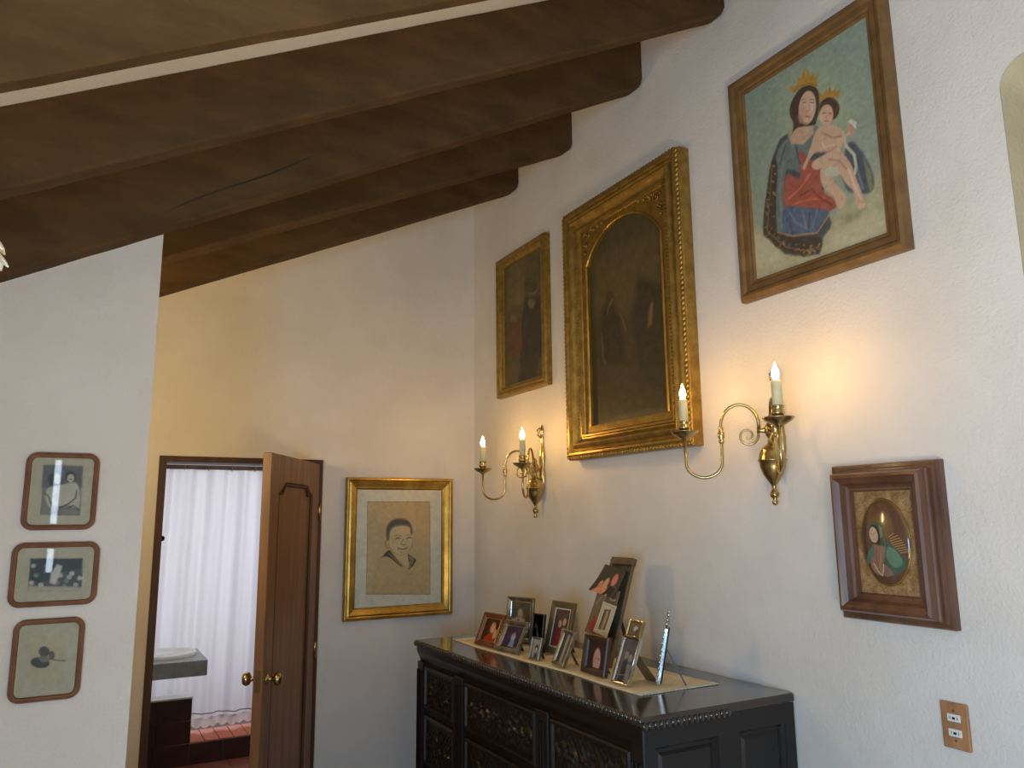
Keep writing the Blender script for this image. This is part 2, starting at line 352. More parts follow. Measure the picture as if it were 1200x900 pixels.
# ---- strokes of the pictures: (kind, sRGB colour, softness, width, points), 1000 units = picture width
# MADONNA rect u -1.893 -1.381 z 2.509 3.251
MADONNA_ART = [
  ('P',(150, 165, 135),90,0,[(830,533),(784,647),(681,700),(544,675),(408,574),(310,420),(283,255),(336,131),(453,84),(597,125),(726,235),(810,384)]),
  ('P',(172, 165, 128),25,0,[(-34,1021),(94,1066),(209,1200),(420,1288),(593,1234),(691,1142),(799,1105),(880,1122),(955,1030),(1020,1012),(1068,1152),(1047,1640),(-201,1370)]),
  ('P',(190, 184, 150),25,0,[(8,1045),(131,1140),(242,1296),(196,1349),(9,1291)]),
  ('P',(150, 146, 112),18,0,[(687,1188),(807,1186),(857,1190),(835,1243),(733,1252)]),
  ('P',(185, 178, 142),20,0,[(606,1286),(767,1249),(935,1219),(987,1328),(803,1399),(596,1393)]),
  ('P',(66, 74, 88),8,0,[(800,743),(863,804),(917,922),(941,1039),(915,1108),(818,1079),(755,1025),(734,889)]),
  ('P',(120, 122, 86),5,0,[(889,878),(927,987),(932,1097),(907,1102),(894,989)]),
  ('P',(66, 72, 76),6,0,[(336,476),(247,540),(184,653),(151,781),(111,924),(89,1073),(121,1128),(149,1125),(187,1210),(224,1214),(263,1286),(343,1287),(405,1351),(463,1334),(526,1367),(562,1271),(632,1200),(577,1018),(645,884),(618,592)]),
  ('P',(58, 48, 40),10,0,[(221,599),(253,665),(233,884),(198,1094),(274,1163),(465,1221),(552,1283),(517,1355),(415,1343),(263,1277),(121,1123),(97,1076),(119,927),(181,688)]),
  ('P',(100, 112, 108),6,0,[(403,516),(312,517),(247,593),(253,665),(221,879),(210,1098),(267,1127),(287,905),(312,743),(344,722),(438,780),(483,715),(600,584),(572,520),(535,578),(456,587),(389,561)]),
  ('P',(158, 76, 60),6,0,[(421,645),(469,658),(493,719),(581,783),(583,956),(665,1053),(711,1090),(622,1120),(481,1047),(287,973),(297,814),(331,751),(421,823),(424,723)]),
  ('S',(205, 98, 74),5,9,[(326,920),(418,889),(502,823)]),
  ('S',(200, 92, 70),5,8,[(352,972),(468,984),(595,1025)]),
  ('S',(125, 48, 38),5,7,[(414,938),(511,927),(543,989),(644,1085)]),
  ('P',(76, 92, 118),6,0,[(283,971),(481,1047),(622,1120),(562,1175),(520,1227),(370,1200),(260,1136)]),
  ('S',(100, 118, 142),6,8,[(327,1022),(360,1101),(468,1189)]),
  ('S',(96, 88, 84),3,4,[(137,879),(123,859)]),
  ('S',(142, 112, 70),3,4,[(226,1218),(216,1216)]),
  ('S',(142, 112, 70),3,4,[(137,911),(155,903)]),
  ('S',(96, 88, 84),3,4,[(296,1237),(289,1238)]),
  ('S',(142, 112, 70),3,4,[(404,1318),(416,1317)]),
  ('S',(142, 112, 70),3,5,[(123,1045),(107,1053)]),
  ('S',(96, 88, 84),3,5,[(474,1311),(476,1323)]),
  ('S',(142, 112, 70),3,7,[(462,1316),(455,1312)]),
  ('S',(142, 112, 70),3,4,[(147,902),(129,899)]),
  ('S',(96, 88, 84),3,5,[(160,944),(146,945)]),
  ('S',(142, 112, 70),3,5,[(231,713),(223,705)]),
  ('S',(142, 112, 70),3,5,[(383,1297),(371,1280)]),
  ('S',(96, 88, 84),3,4,[(184,901),(169,909)]),
  ('S',(142, 112, 70),3,4,[(123,937),(137,956)]),
  ('S',(142, 112, 70),3,5,[(417,1278),(412,1266)]),
  ('S',(96, 88, 84),3,7,[(341,1285),(353,1283)]),
  ('S',(142, 112, 70),3,5,[(170,824),(175,815)]),
  ('S',(142, 112, 70),3,5,[(250,1210),(260,1210)]),
  ('S',(96, 88, 84),3,5,[(125,972),(142,966)]),
  ('S',(142, 112, 70),3,4,[(220,700),(224,703)]),
  ('S',(142, 112, 70),3,7,[(256,1195),(247,1207)]),
  ('S',(96, 88, 84),3,5,[(301,1236),(299,1222)]),
  ('S',(142, 112, 70),3,4,[(134,1110),(135,1096)]),
  ('S',(142, 112, 70),3,4,[(145,893),(142,885)]),
  ('S',(96, 88, 84),3,4,[(178,995),(197,999)]),
  ('S',(142, 112, 70),3,7,[(497,1339),(482,1331)]),
  ('S',(142, 112, 70),3,4,[(189,1117),(183,1120)]),
  ('S',(96, 88, 84),3,7,[(443,1338),(433,1343)]),
  ('S',(142, 112, 70),3,5,[(427,1310),(412,1319)]),
  ('S',(142, 112, 70),3,7,[(532,1304),(519,1313)]),
  ('S',(96, 88, 84),3,7,[(305,1238),(303,1237)]),
  ('S',(142, 112, 70),3,4,[(132,1095),(149,1085)]),
  ('S',(142, 112, 70),3,5,[(451,1329),(463,1334)]),
  ('S',(96, 88, 84),3,5,[(458,1323),(468,1329)]),
  ('S',(142, 112, 70),3,4,[(451,1318),(435,1316)]),
  ('S',(142, 112, 70),3,4,[(225,1164),(210,1146)]),
  ('S',(96, 88, 84),3,5,[(503,1319),(515,1311)]),
  ('S',(142, 112, 70),3,5,[(229,1205),(225,1211)]),
  ('S',(142, 112, 70),3,7,[(461,1297),(471,1296)]),
  ('S',(96, 88, 84),3,5,[(533,1333),(518,1339)]),
  ('S',(142, 112, 70),3,5,[(156,863),(142,859)]),
  ('S',(142, 112, 70),3,5,[(118,1049),(118,1044)]),
  ('S',(96, 88, 84),3,4,[(264,1212),(270,1202)]),
  ('S',(142, 112, 70),3,7,[(212,761),(197,747)]),
  ('S',(142, 112, 70),3,7,[(451,1331),(436,1313)]),
  ('S',(96, 88, 84),3,7,[(493,1343),(485,1351)]),
  ('S',(142, 112, 70),3,4,[(434,1313),(425,1313)]),
  ('S',(142, 112, 70),3,7,[(522,1317),(510,1322)]),
  ('S',(96, 88, 84),3,7,[(204,832),(215,842)]),
  ('S',(142, 112, 70),3,4,[(452,1320),(447,1314)]),
  ('S',(142, 112, 70),3,7,[(203,841),(218,857)]),
  ('S',(96, 88, 84),3,4,[(454,1348),(442,1358)]),
  ('S',(142, 112, 70),3,4,[(361,1251),(350,1247)]),
  ('S',(142, 112, 70),3,7,[(462,1330),(455,1340)]),
  ('S',(96, 88, 84),3,7,[(147,1107),(137,1099)]),
  ('S',(142, 112, 70),3,5,[(396,1299),(410,1301)]),
  ('S',(142, 112, 70),3,5,[(162,1075),(166,1069)]),
  ('S',(96, 88, 84),3,5,[(484,1324),(481,1319)]),
  ('S',(142, 112, 70),3,7,[(214,644),(229,654)]),
  ('S',(142, 112, 70),3,4,[(125,957),(130,958)]),
  ('S',(96, 88, 84),3,4,[(249,1251),(241,1262)]),
  ('S',(142, 112, 70),3,7,[(199,829),(206,833)]),
  ('S',(142, 112, 70),3,4,[(196,641),(179,628)]),
  ('S',(96, 88, 84),3,5,[(156,775),(160,780)]),
  ('S',(142, 112, 70),3,4,[(153,807),(166,820)]),
  ('S',(142, 112, 70),3,7,[(262,1222),(250,1215)]),
  ('S',(96, 88, 84),3,5,[(154,867),(140,874)]),
  ('S',(142, 112, 70),3,5,[(153,925),(147,919)]),
  ('S',(142, 112, 70),3,4,[(120,1106),(112,1112)]),
  ('S',(96, 88, 84),3,4,[(171,711),(161,709)]),
  ('S',(118, 128, 128),8,6,[(287,558),(298,668),(253,822)]),
  ('S',(118, 128, 128),8,6,[(372,528),(429,674),(441,747)]),
  ('S',(118, 128, 128),8,6,[(257,893),(247,1095)]),
  ('S',(118, 128, 128),8,6,[(826,834),(846,969),(869,1071)]),
  ('S',(118, 128, 128),8,6,[(423,1050),(441,1164)]),
  ('S',(118, 128, 128),8,6,[(534,1083),(491,1181)]),
  ('S',(56, 62, 70),8,6,[(330,543),(274,657)]),
  ('S',(56, 62, 70),8,6,[(493,719),(558,631)]),
  ('S',(56, 62, 70),8,6,[(408,579),(434,727)]),
  ('S',(56, 62, 70),8,6,[(809,827),(791,1008)]),
  ('S',(56, 62, 70),8,6,[(478,1078),(457,1202)]),
  ('S',(56, 62, 70),8,6,[(321,1087),(333,1175)]),
  ('S',(165, 120, 70),3,6,[(212,1116),(332,1183),(447,1207),(520,1227),(620,1140)]),
  ('S',(130, 95, 55),4,4,[(204,662),(166,857),(125,1077),(267,1237),(418,1311),(521,1321)]),
  ('P',(195, 160, 130),6,0,[(420,446),(532,501),(564,567),(474,606),(379,562),(355,493)]),
  ('P',(62, 45, 34),5,0,[(548,227),(485,216),(434,245),(393,294),(383,359),(406,422),(392,485),(364,506),(437,472),(560,514),(586,494),(612,422),(619,325),(597,265)]),
  ('P',(212, 172, 142),4,0,[(588,414),(566,461),(534,485),(499,480),(470,447),(456,393),(460,335),(482,287),(516,263),(551,269),(579,303),(592,356)]),
  ('P',(196, 152, 124),9,0,[(504,404),(494,435),(480,453),(466,455),(456,439),(452,410),(456,376),(467,345),(481,327),(495,325),(505,341),(508,370)]),
  ('P',(214, 150, 128),8,0,[(529,414),(525,424),(516,428),(504,426),(494,417),(486,405),(484,392),(488,382),(497,378),(509,380),(520,389),(527,401)]),
  ('P',(222, 184, 156),6,0,[(573,394),(568,417),(560,431),(550,433),(542,422),(537,401),(536,375),(541,352),(550,338),(559,336),(568,347),(573,368)]),
  ('S',(150, 108, 84),5,4,[(460,400),(475,449),(514,485)]),
  ('S',(70, 50, 40),2,3,[(494,325),(517,331)]),
  ('S',(70, 50, 40),2,3,[(550,350),(574,365)]),
  ('S',(110, 78, 58),2,2,[(485,299),(523,312)]),
  ('S',(110, 78, 58),2,2,[(548,329),(581,349)]),
  ('S',(170, 125, 98),3,3,[(539,348),(542,400),(523,399)]),
  ('S',(165, 80, 68),2,4,[(508,428),(537,446)]),
  ('P',(182, 132, 48),2,0,[(421,217),(402,154),(429,175),(461,172),(475,127),(494,158),(519,102),(534,150),(553,114),(567,174),(598,173),(599,203),(642,184),(608,230),(620,282),(548,226),(473,210)]),
  ('S',(120, 80, 30),2,3,[(425,209),(474,200),(549,216),(612,266)]),
  ('P',(70, 48, 36),5,0,[(758,499),(745,532),(716,547),(678,539),(643,510),(618,469),(612,425),(625,392),(655,378),(693,387),(728,416),(752,457)]),
  ('P',(215, 170, 142),4,0,[(709,522),(695,551),(673,564),(646,559),(624,536),(611,502),(612,465),(626,435),(649,422),(675,428),(697,451),(710,486)]),
  ('S',(75, 52, 42),2,3,[(636,468),(655,476)]),
  ('S',(75, 52, 42),2,3,[(680,490),(697,502)]),
  ('S',(165, 85, 70),2,3,[(647,526),(671,540)]),
  ('S',(175, 130, 105),2,2,[(665,489),(659,513)]),
  ('P',(175, 125, 45),2,0,[(629,380),(622,319),(647,349),(677,322),(682,354),(704,313),(714,361),(743,357),(739,384),(778,369),(751,424),(693,384)]),
  ('P',(205, 165, 135),5,0,[(594,548),(693,576),(767,644),(772,714),(739,760),(775,827),(810,906),(830,993),(850,1064),(863,1131),(871,1183),(832,1188),(812,1141),(803,1063),(758,995),(717,914),(680,898),(675,945),(729,1030),(749,1086),(723,1142),(680,1110),(658,1034),(601,966),(577,888),(590,811),(633,781),(644,740),(561,702),(507,729),(468,779),(451,754),(501,689),(552,595)]),
  ('P',(208, 168, 138),4,0,[(531,753),(604,743),(686,739),(723,732),(710,774),(635,798),(577,822),(527,797)]),
  ('S',(165, 122, 98),5,5,[(561,702),(659,740),(714,728)]),
  ('S',(170, 128, 104),5,5,[(654,790),(725,830),(767,904)]),
  ('S',(168, 125, 100),5,5,[(618,592),(685,657),(754,681)]),
  ('S',(228, 190, 160),6,8,[(612,656),(627,696),(698,712)]),
  ('S',(228, 190, 162),6,8,[(784,911),(808,1015),(844,1123)]),
  ('P',(198, 192, 168),4,0,[(603,846),(641,833),(701,859),(722,916),(678,917),(623,886)]),
  ('S',(198, 194, 165),4,11,[(767,663),(774,747),(829,836),(835,909),(822,955)]),
  ('P',(188, 148, 120),3,0,[(790,634),(816,622),(847,654),(839,705),(807,714),(790,674)]),
  ('P',(215, 212, 185),3,0,[(805,609),(832,601),(866,639),(855,681),(836,648)]),
  ('S',(205, 165, 135),3,10,[(766,743),(774,691),(806,682)]),
]
# BABY rect u 1.356 1.873 z 1.199 1.853
BABY_ART = [
  ('P',(176, 152, 106),3,0,[(121,133),(855,132),(871,1159),(130,1119)]),
  ('S',(120, 98, 60),2,2.5,[(121,133),(855,132),(871,1159),(130,1119),(121,133)]),
  ('P',(186, 164, 120),10,0,[(360,432),(635,416),(659,562),(604,685),(538,728),(449,701),(370,617)]),
  ('P',(186, 164, 120),8,0,[(426,680),(593,685),(596,849),(551,823)]),
  ('P',(98, 88, 70),5,0,[(347,539),(339,436),(372,361),(454,320),(561,325),(630,378),(654,479),(631,489),(612,415),(522,398),(422,417),(381,484),(374,552)]),
  ('P',(72, 64, 52),6,0,[(366,402),(432,341),(555,342),(612,384),(499,376),(411,402),(359,484)]),
  ('S',(140, 118, 80),3,3,[(369,556),(377,627),(438,696),(516,727),(593,699),(649,624),(659,520)]),
  ('S',(112, 94, 66),3,4,[(352,551),(330,575),(349,627),(371,637)]),
  ('S',(62, 54, 44),2,5,[(453,541),(479,531),(506,540)]),
  ('S',(62, 54, 44),2,5,[(582,538),(609,530),(636,539)]),
  ('S',(120, 102, 72),2,3,[(439,512),(479,502),(515,513)]),
  ('S',(120, 102, 72),2,3,[(577,510),(609,501),(640,512)]),
  ('S',(125, 104, 72),3,4,[(537,549),(516,600),(547,613),(570,601)]),
  ('S',(70, 56, 46),2,5,[(486,645),(537,658),(588,645)]),
  ('S',(135, 115, 80),3,3,[(470,630),(486,661)]),
  ('S',(130, 110, 78),3,3,[(504,690),(560,692)]),
  ('P',(62, 56, 48),2,0,[(290,741),(371,662),(420,704),(472,767),(537,839),(520,842),(439,782),(390,744),(329,728)]),
  ('P',(62, 56, 48),2,0,[(594,705),(703,775),(663,843),(601,886),(618,819),(606,767)]),
  ('S',(180, 160, 118),1,2.5,[(372,692),(439,756),(519,826)]),
  ('S',(180, 160, 118),1,3,[(634,744),(666,778),(614,862)]),
  ('S',(180, 160, 118),1,3,[(612,737),(639,777),(609,833)]),
  ('S',(130, 108, 72),2,2,[(575,938),(619,928),(687,935)]),
]
# VEIL rect u -1.565 -1.385 z 1.478 1.724
VEIL_ART = [
  ('P',(72, 44, 30),5,0,[(935,634),(887,935),(741,1172),(531,1286),(309,1242),(137,1045),(63,745),(113,426),(272,181),(492,79),(712,141),(872,345)]),
  ('P',(120, 84, 42),60,0,[(673,472),(633,595),(549,687),(443,723),(342,692),(274,601),(258,474),(300,347),(387,255),(495,222),(594,257),(659,348)]),
  ('S',(205, 165, 90),2,6,[(614,596),(703,537)]),
  ('S',(205, 165, 90),2,6,[(627,628),(767,572)]),
  ('S',(205, 165, 90),2,6,[(640,661),(798,607)]),
  ('S',(205, 165, 90),2,6,[(653,693),(822,642)]),
  ('S',(205, 165, 90),2,6,[(666,726),(842,677)]),
  ('S',(205, 165, 90),2,6,[(679,758),(861,712)]),
  ('S',(205, 165, 90),2,6,[(692,790),(877,747)]),
  ('S',(205, 165, 90),2,6,[(705,822),(892,781)]),
  ('S',(205, 165, 90),2,6,[(718,854),(906,816)]),
  ('P',(48, 84, 70),6,0,[(252,441),(317,369),(408,359),(485,406),(520,522),(543,655),(631,702),(739,797),(840,939),(846,1050),(766,1135),(670,1188),(583,1152),(520,1050),(478,920),(330,709),(289,643)]),
  ('P',(84, 132, 104),6,0,[(588,752),(712,798),(795,940),(776,1038),(664,1075),(581,998),(538,885)]),
  ('P',(110, 152, 124),8,0,[(457,406),(504,456),(518,572),(472,623)]),
  ('P',(72, 116, 92),6,0,[(149,966),(199,864),(287,752),(338,725),(324,859),(234,996),(160,1050)]),
  ('S',(150, 130, 78),2,5,[(475,406),(513,589),(547,704),(522,853)]),
  ('P',(150, 108, 88),6,0,[(340,709),(441,740),(533,754),(523,886),(477,1019),(454,1151),(374,1205),(301,1176),(233,1096),(234,996),(323,868)]),
  ('S',(110, 72, 60),4,6,[(382,758),(356,925),(378,1073)]),
  ('S',(180, 142, 118),4,6,[(455,789),(437,955),(406,1072)]),
  ('P',(60, 34, 24),4,0,[(258,474),(313,406),(389,415),(448,490),(461,640),(443,723),(330,709),(326,659),(267,576)]),
  ('P',(218, 186, 156),4,0,[(424,548),(425,613),(405,666),(369,692),(326,685),(288,646),(265,585),(263,519),(284,465),(321,439),(364,447),(402,487)]),
  ('S',(90, 60, 48),2,4,[(293,545),(319,558)]),
  ('S',(90, 60, 48),2,4,[(359,537),(390,540)]),
  ('S',(160, 90, 80),2,5,[(341,638),(369,631)]),
  ('S',(180, 145, 118),3,4,[(336,544),(334,595)]),
  ('S',(222, 196, 176),3,12,[(294,1027),(352,1140),(411,1203)]),
  ('S',(222, 196, 176),3,12,[(476,1035),(456,1135),(426,1210)]),
  ('P',(130, 100, 88),6,0,[(496,1018),(587,1112),(634,1190),(502,1230),(449,1201)]),
]
# PAIR rect u -0.133 0.026 z 1.674 1.874
PAIR_ART = [
  ('P',(120, 118, 104),3,0,[(164,180),(784,184),(811,1090),(184,1071)]),
  ('P',(88, 90, 88),20,0,[(164,180),(784,184),(800,577),(173,584)]),
  ('P',(52, 52, 50),6,0,[(418,440),(411,498),(383,542),(342,558),(298,543),(264,500),(248,442),(254,384),(282,340),(323,324),(367,339),(402,381)]),
  ('P',(182, 174, 150),5,0,[(456,420),(451,467),(433,502),(404,515),(373,503),(349,469),(337,422),(342,375),(360,340),(389,326),(420,338),(444,373)]),
  ('P',(48, 48, 50),5,0,[(688,384),(681,439),(653,480),(613,496),(570,481),(536,442),(521,387),(528,331),(555,290),(595,275),(638,289),(672,329)]),
  ('P',(178, 170, 148),4,0,[(666,407),(661,443),(642,470),(613,480),(583,471),(560,445),(549,409),(554,373),(574,346),(602,336),(632,345),(655,371)]),
  ('P',(178, 172, 150),10,0,[(256,602),(431,543),(692,483),(775,692),(779,958),(573,882),(349,957),(237,770)]),
  ('S',(50, 50, 46),6,10,[(216,677),(283,733),(355,920),(495,938),(621,863),(714,768),(719,616)]),
  ('S',(60, 58, 52),6,10,[(596,957),(691,901),(798,996)]),
  ('S',(70, 68, 60),4,6,[(394,695),(421,826)]),
  ('S',(70, 68, 60),3,4,[(372,421),(388,421)]),
  ('S',(70, 68, 60),3,4,[(587,427),(637,423)]),
]
# SCENE rect u -0.157 0.047 z 1.456 1.614
SCENE_ART = [
  ('P',(70, 74, 70),2,0,[(191,149),(828,170),(846,624),(206,591)]),
  ('P',(46, 52, 50),8,0,[(196,154),(826,175),(832,313),(525,340),(422,463),(223,479)]),
  ('P',(160, 160, 145),4,0,[(268,253),(265,268),(255,279),(240,283),(224,278),(211,266),(206,251),(209,236),(219,225),(235,222),(251,226),(263,238)]),
  ('P',(120, 122, 112),4,0,[(312,382),(309,397),(299,408),(284,411),(268,406),(255,395),(250,379),(253,364),(263,353),(279,350),(295,355),(307,366)]),
  ('P',(185, 182, 165),4,0,[(265,481),(262,496),(252,506),(236,510),(221,505),(208,493),(203,478),(206,463),(216,452),(231,449),(247,454),(260,465)]),
  ('P',(160, 160, 145),4,0,[(607,394),(604,410),(593,420),(577,424),(561,419),(548,407),(543,392),(546,376),(557,366),(572,362),(589,367),(601,379)]),
  ('P',(120, 122, 112),4,0,[(682,475),(679,490),(668,501),(652,504),(636,499),(623,487),(617,472),(621,457),(631,446),(647,442),(664,447),(676,459)]),
  ('P',(185, 182, 165),4,0,[(743,374),(740,390),(729,401),(713,404),(697,399),(684,387),(678,372),(682,356),(693,345),(708,342),(725,347),(738,359)]),
  ('P',(160, 160, 145),4,0,[(802,532),(799,547),(787,558),(772,561),(755,556),(742,544),(737,529),(740,514),(751,503),(767,499),(783,504),(796,516)]),
  ('P',(120, 122, 112),4,0,[(665,551),(662,566),(651,577),(635,580),(619,575),(606,563),(601,548),(604,533),(615,522),(630,519),(647,523),(659,535)]),
  ('P',(185, 182, 165),4,0,[(842,443),(838,459),(827,470),(811,473),(795,468),(782,456),(776,440),(779,425),(790,414),(806,411),(823,416),(836,428)]),
  ('P',(160, 160, 145),4,0,[(712,425),(709,440),(698,451),(683,454),(666,449),(653,438),(648,422),(651,407),(662,396),(678,392),(694,397),(707,409)]),
  ('P',(120, 122, 112),4,0,[(569,495),(566,510),(555,521),(540,524),(523,519),(511,508),(505,492),(508,477),(519,466),(535,463),(551,468),(564,480)]),
  ('P',(185, 182, 165),4,0,[(379,511),(376,527),(365,537),(350,540),(334,536),(322,524),(316,508),(319,493),(330,483),(345,479),(361,484),(373,496)]),
  ('P',(190, 186, 172),8,0,[(451,490),(454,362),(517,237),(587,265),(563,393),(517,518)]),  # pale diagonal streak: window reflection painted into the print
  ('P',(170, 160, 135),6,0,[(204,516),(841,565),(846,627),(206,593)]),
]
# PLAY rect u -0.134 0.027 z 1.208 1.405
PLAY_ART = [
  ('P',(176, 164, 128),4,0,[(243,191),(756,231),(776,1032),(225,964)]),
  ('P',(66, 60, 52),4,0,[(519,487),(512,530),(486,560),(447,568),(407,553),(375,518),(361,473),(368,430),(394,400),(433,391),(473,406),(505,441)]),
  ('P',(60, 56, 50),5,0,[(535,685),(515,725),(463,746),(392,743),(322,717),(271,675),(252,628),(271,588),(323,567),(394,570),(464,596),(516,638)]),
  ('P',(120, 112, 92),4,0,[(529,607),(521,634),(493,652),(454,656),(414,645),(384,621),(371,592),(379,565),(406,547),(445,543),(485,554),(516,577)]),
  ('P',(92, 86, 72),4,0,[(604,551),(601,585),(586,609),(564,616),(540,605),(522,578),(513,542),(516,508),(531,484),(553,477),(576,488),(595,515)]),
  ('S',(80, 74, 62),4,6,[(529,607),(645,642),(775,661)]),
]
# DARK rect u -3.848 -3.432 z 2.427 3.135
DARK_ART = [
  ('P',(92, 80, 52),40,0,[(110,-43),(567,-18),(553,540),(39,665)]),
  ('P',(120, 100, 66),10,0,[(857,511),(841,542),(799,557),(741,551),(683,526),(641,488),(626,448),(643,417),(686,402),(745,409),(802,435),(843,472)]),
  ('P',(60, 52, 36),8,0,[(874,475),(851,515),(789,532),(705,522),(620,487),(557,435),(535,381),(560,340),(624,324),(710,335),(793,372),(853,423)]),
  ('P',(104, 86, 56),14,0,[(510,528),(492,573),(447,597),(386,595),(325,566),(280,518),(264,464),(282,418),(328,394),(390,398),(451,428),(495,475)]),
  ('P',(112, 92, 58),10,0,[(331,792),(319,823),(285,840),(240,838),(194,819),(161,786),(149,749),(162,718),(196,701),(242,703),(287,723),(320,756)]),
  ('P',(40, 37, 26),16,0,[(553,540),(921,637),(978,1262),(789,1647),(364,1630),(433,983)]),
  ('P',(88, 50, 36),14,0,[(154,779),(409,811),(484,1160),(315,1291),(118,1196)]),
  ('P',(110, 90, 62),8,0,[(795,685),(783,712),(752,726),(710,724),(668,705),(637,675),(627,642),(639,615),(671,601),(713,604),(755,623),(785,653)]),
]
# ARCH rect u -2.95 -2.383 z 2.104 3.07
ARCH_ART = [
  ('P',(74, 62, 38),50,0,[(58,296),(849,274),(1004,439),(943,933),(71,757)]),
  ('P',(42, 36, 24),30,0,[(174,741),(296,632),(428,844),(469,1199),(152,1158)]),
  ('P',(44, 38, 26),30,0,[(657,576),(905,704),(908,1460),(634,1415),(549,873)]),
  ('P',(58, 46, 30),10,0,[(352,667),(344,694),(325,711),(301,713),(277,699),(261,673),(256,641),(264,613),(283,596),(307,595),(331,609),(347,635)]),
  ('S',(110, 84, 52),6,7,[(326,670),(274,726),(256,762)]),
  ('S',(96, 76, 48),8,6,[(415,801),(457,870),(483,954)]),
  ('P',(104, 72, 48),10,0,[(771,834),(816,790),(790,969),(733,983)]),
  ('S',(86, 66, 42),8,8,[(172,903),(187,1125),(219,1151)]),
  ('P',(84, 72, 50),20,0,[(62,1619),(478,1577),(952,1589),(945,1692),(59,1677)]),
]

# ---------------------------------------------------------------- the setting
CSL=.53                                     # slope of the ceiling, rising towards the picture wall
def ceil_z(x): return 3.862+CSL*(x-XR)
XL=-1.05; YR=-3.05
# floor
struct(MB().box(XL-.2,XR+.5,YR-.2,YB+.08,-.1,0).build('floor',M['room_floor']))
# ceiling slab
struct(MB().prism([(XL-.2,ceil_z(XL-.2)),(XR+.35,ceil_z(XR+.35)),(XR+.35,ceil_z(XR+.35)+.12),(XL-.2,ceil_z(XL-.2)+.12)],'y',YR-.2,YB+.15).build('ceiling',M['plaster']))
# door wall (sloping top, doorway left open)
DX0,DX1,DZ=.322,1.152,2.012
m=MB()
def piece(x0,x1,z0):
    m.prism([(x0,z0),(x1,z0),(x1,ceil_z(x1)),(x0,ceil_z(x0))],'y',YB,YB+.15)
piece(XL,DX0,0); piece(DX0,DX1,DZ); piece(DX1,XR+.02,0)
struct(m.build('wall_back',M['plaster']))
# picture wall with the round-cornered niche
NY0,NY1,NZ0,NZ1,NR=.22,1.034,.9,2.885,.075
m=MB(); T=.35
def rect(y0,y1,z0,z1): m.box(XR,XR+T,y0,y1,z0,z1)
WT=ceil_z(XR)+.02
rect(NY1,YB+.15,0,WT); rect(YR-.1,NY0,0,WT); rect(NY0,NY1,0,NZ0); rect(NY0,NY1,NZ1,WT)
for (cy,cz,sy,sz) in ((NY1,NZ1,-1,-1),(NY0,NZ1,1,-1),(NY1,NZ0,-1,1),(NY0,NZ0,1,1)):
    poly=[(cy,cz)]
    for k in range(7):
        a=.5*PI*k/6
        poly.append((cy+sy*NR*(1-math.cos(a)) if True else 0, cz+sz*NR*(1-math.sin(a))))
    m.prism(poly,'x',XR,XR+T)
struct(m.build('wall_right',M['plaster']))
# cream lining of the niche: a tube following its rounded outline, and its back
m=MB(); ol=[]
for (cy,cz,a0) in ((NY1-NR,NZ1-NR,0),(NY0+NR,NZ1-NR,90),(NY0+NR,NZ0+NR,180),(NY1-NR,NZ0+NR,270)):
    for k in range(9):
        a=math.radians(a0+90*k/8); ol.append((cy+(NR-.002)*math.cos(a),cz+(NR-.002)*math.sin(a)))
n=len(ol); m.add([(XR-.0015,*p) for p in ol]+[(XR+T-.01,*p) for p in ol]+[(XR+T-.01,NY0+.4,NZ0+1)],[(i,(i+1)%n,n+(i+1)%n,n+i) for i in range(n)]+[(n+i,n+(i+1)%n,2*n) for i in range(n)])
struct(m.build('trim_5',M['cream_shaded_plaster'],None,False))
struct(MB().box(XR+T,XR+T+.05,NY0-.05,NY1+.05,NZ0-.05,NZ1+.05).build('wall_niche_back',M['plaster']))
# partition with the three small pictures (its top follows the beam above it)
PX=.163; PY=2.6
m=MB(); m.prism([(XL,0),(PX,0),(PX,2.597),(XL,2.597-.529*(PX-XL))],'y',PY,PY+.12)
struct(m.build('wall_partition',M['plaster']))
# low eave wall with a side window opening, rear wall with window and slit
m=MB()
for (y0,y1,z0,z1) in ((YR,-1.35,0,2.4),(.15,YB,0,2.4),(-1.35,.15,0,.8),(-1.35,.15,1.8,2.4)): m.box(XL-.15,XL,y0,y1,z0,z1)
struct(m.build('wall_left',M['plaster']))
m=MB()
for (x0,x1,z0,z1) in ((XL,-.28,0,5),(-.28,-.16,0,1.2),(-.28,-.16,2.3,5),(-.16,.75,0,5),(.75,1.95,0,.95),(.75,1.95,2.55,5),(1.95,XR+.2,0,5)):
    if z1==5: m.prism([(x0,z0),(x1,z0),(x1,ceil_z(x1)+.03),(x0,ceil_z(x0)+.03)],'y',YR-.15,YR)
    else: m.box(x0,x1,YR-.15,YR,z0,z1)
struct(m.build('wall_rear',M['plaster']))
# window frames behind the camera
w=thing('window_1','x','x',(1.35,YR-.08,.95)); del w['label']; del w['category']; struct(w)
moulding('window_frame',1.2,1.6,[(0,-.03),(0,.05),(.05,.05),(.05,-.03)],M['jamb'],w)
MB().box(-.02,.02,-.03,.03,.05,1.55).build('mullion',M['jamb'],w)
MB().box(-.55,.55,-.02,.02,.78,.81).build('glazing_bar',M['jamb'],w)

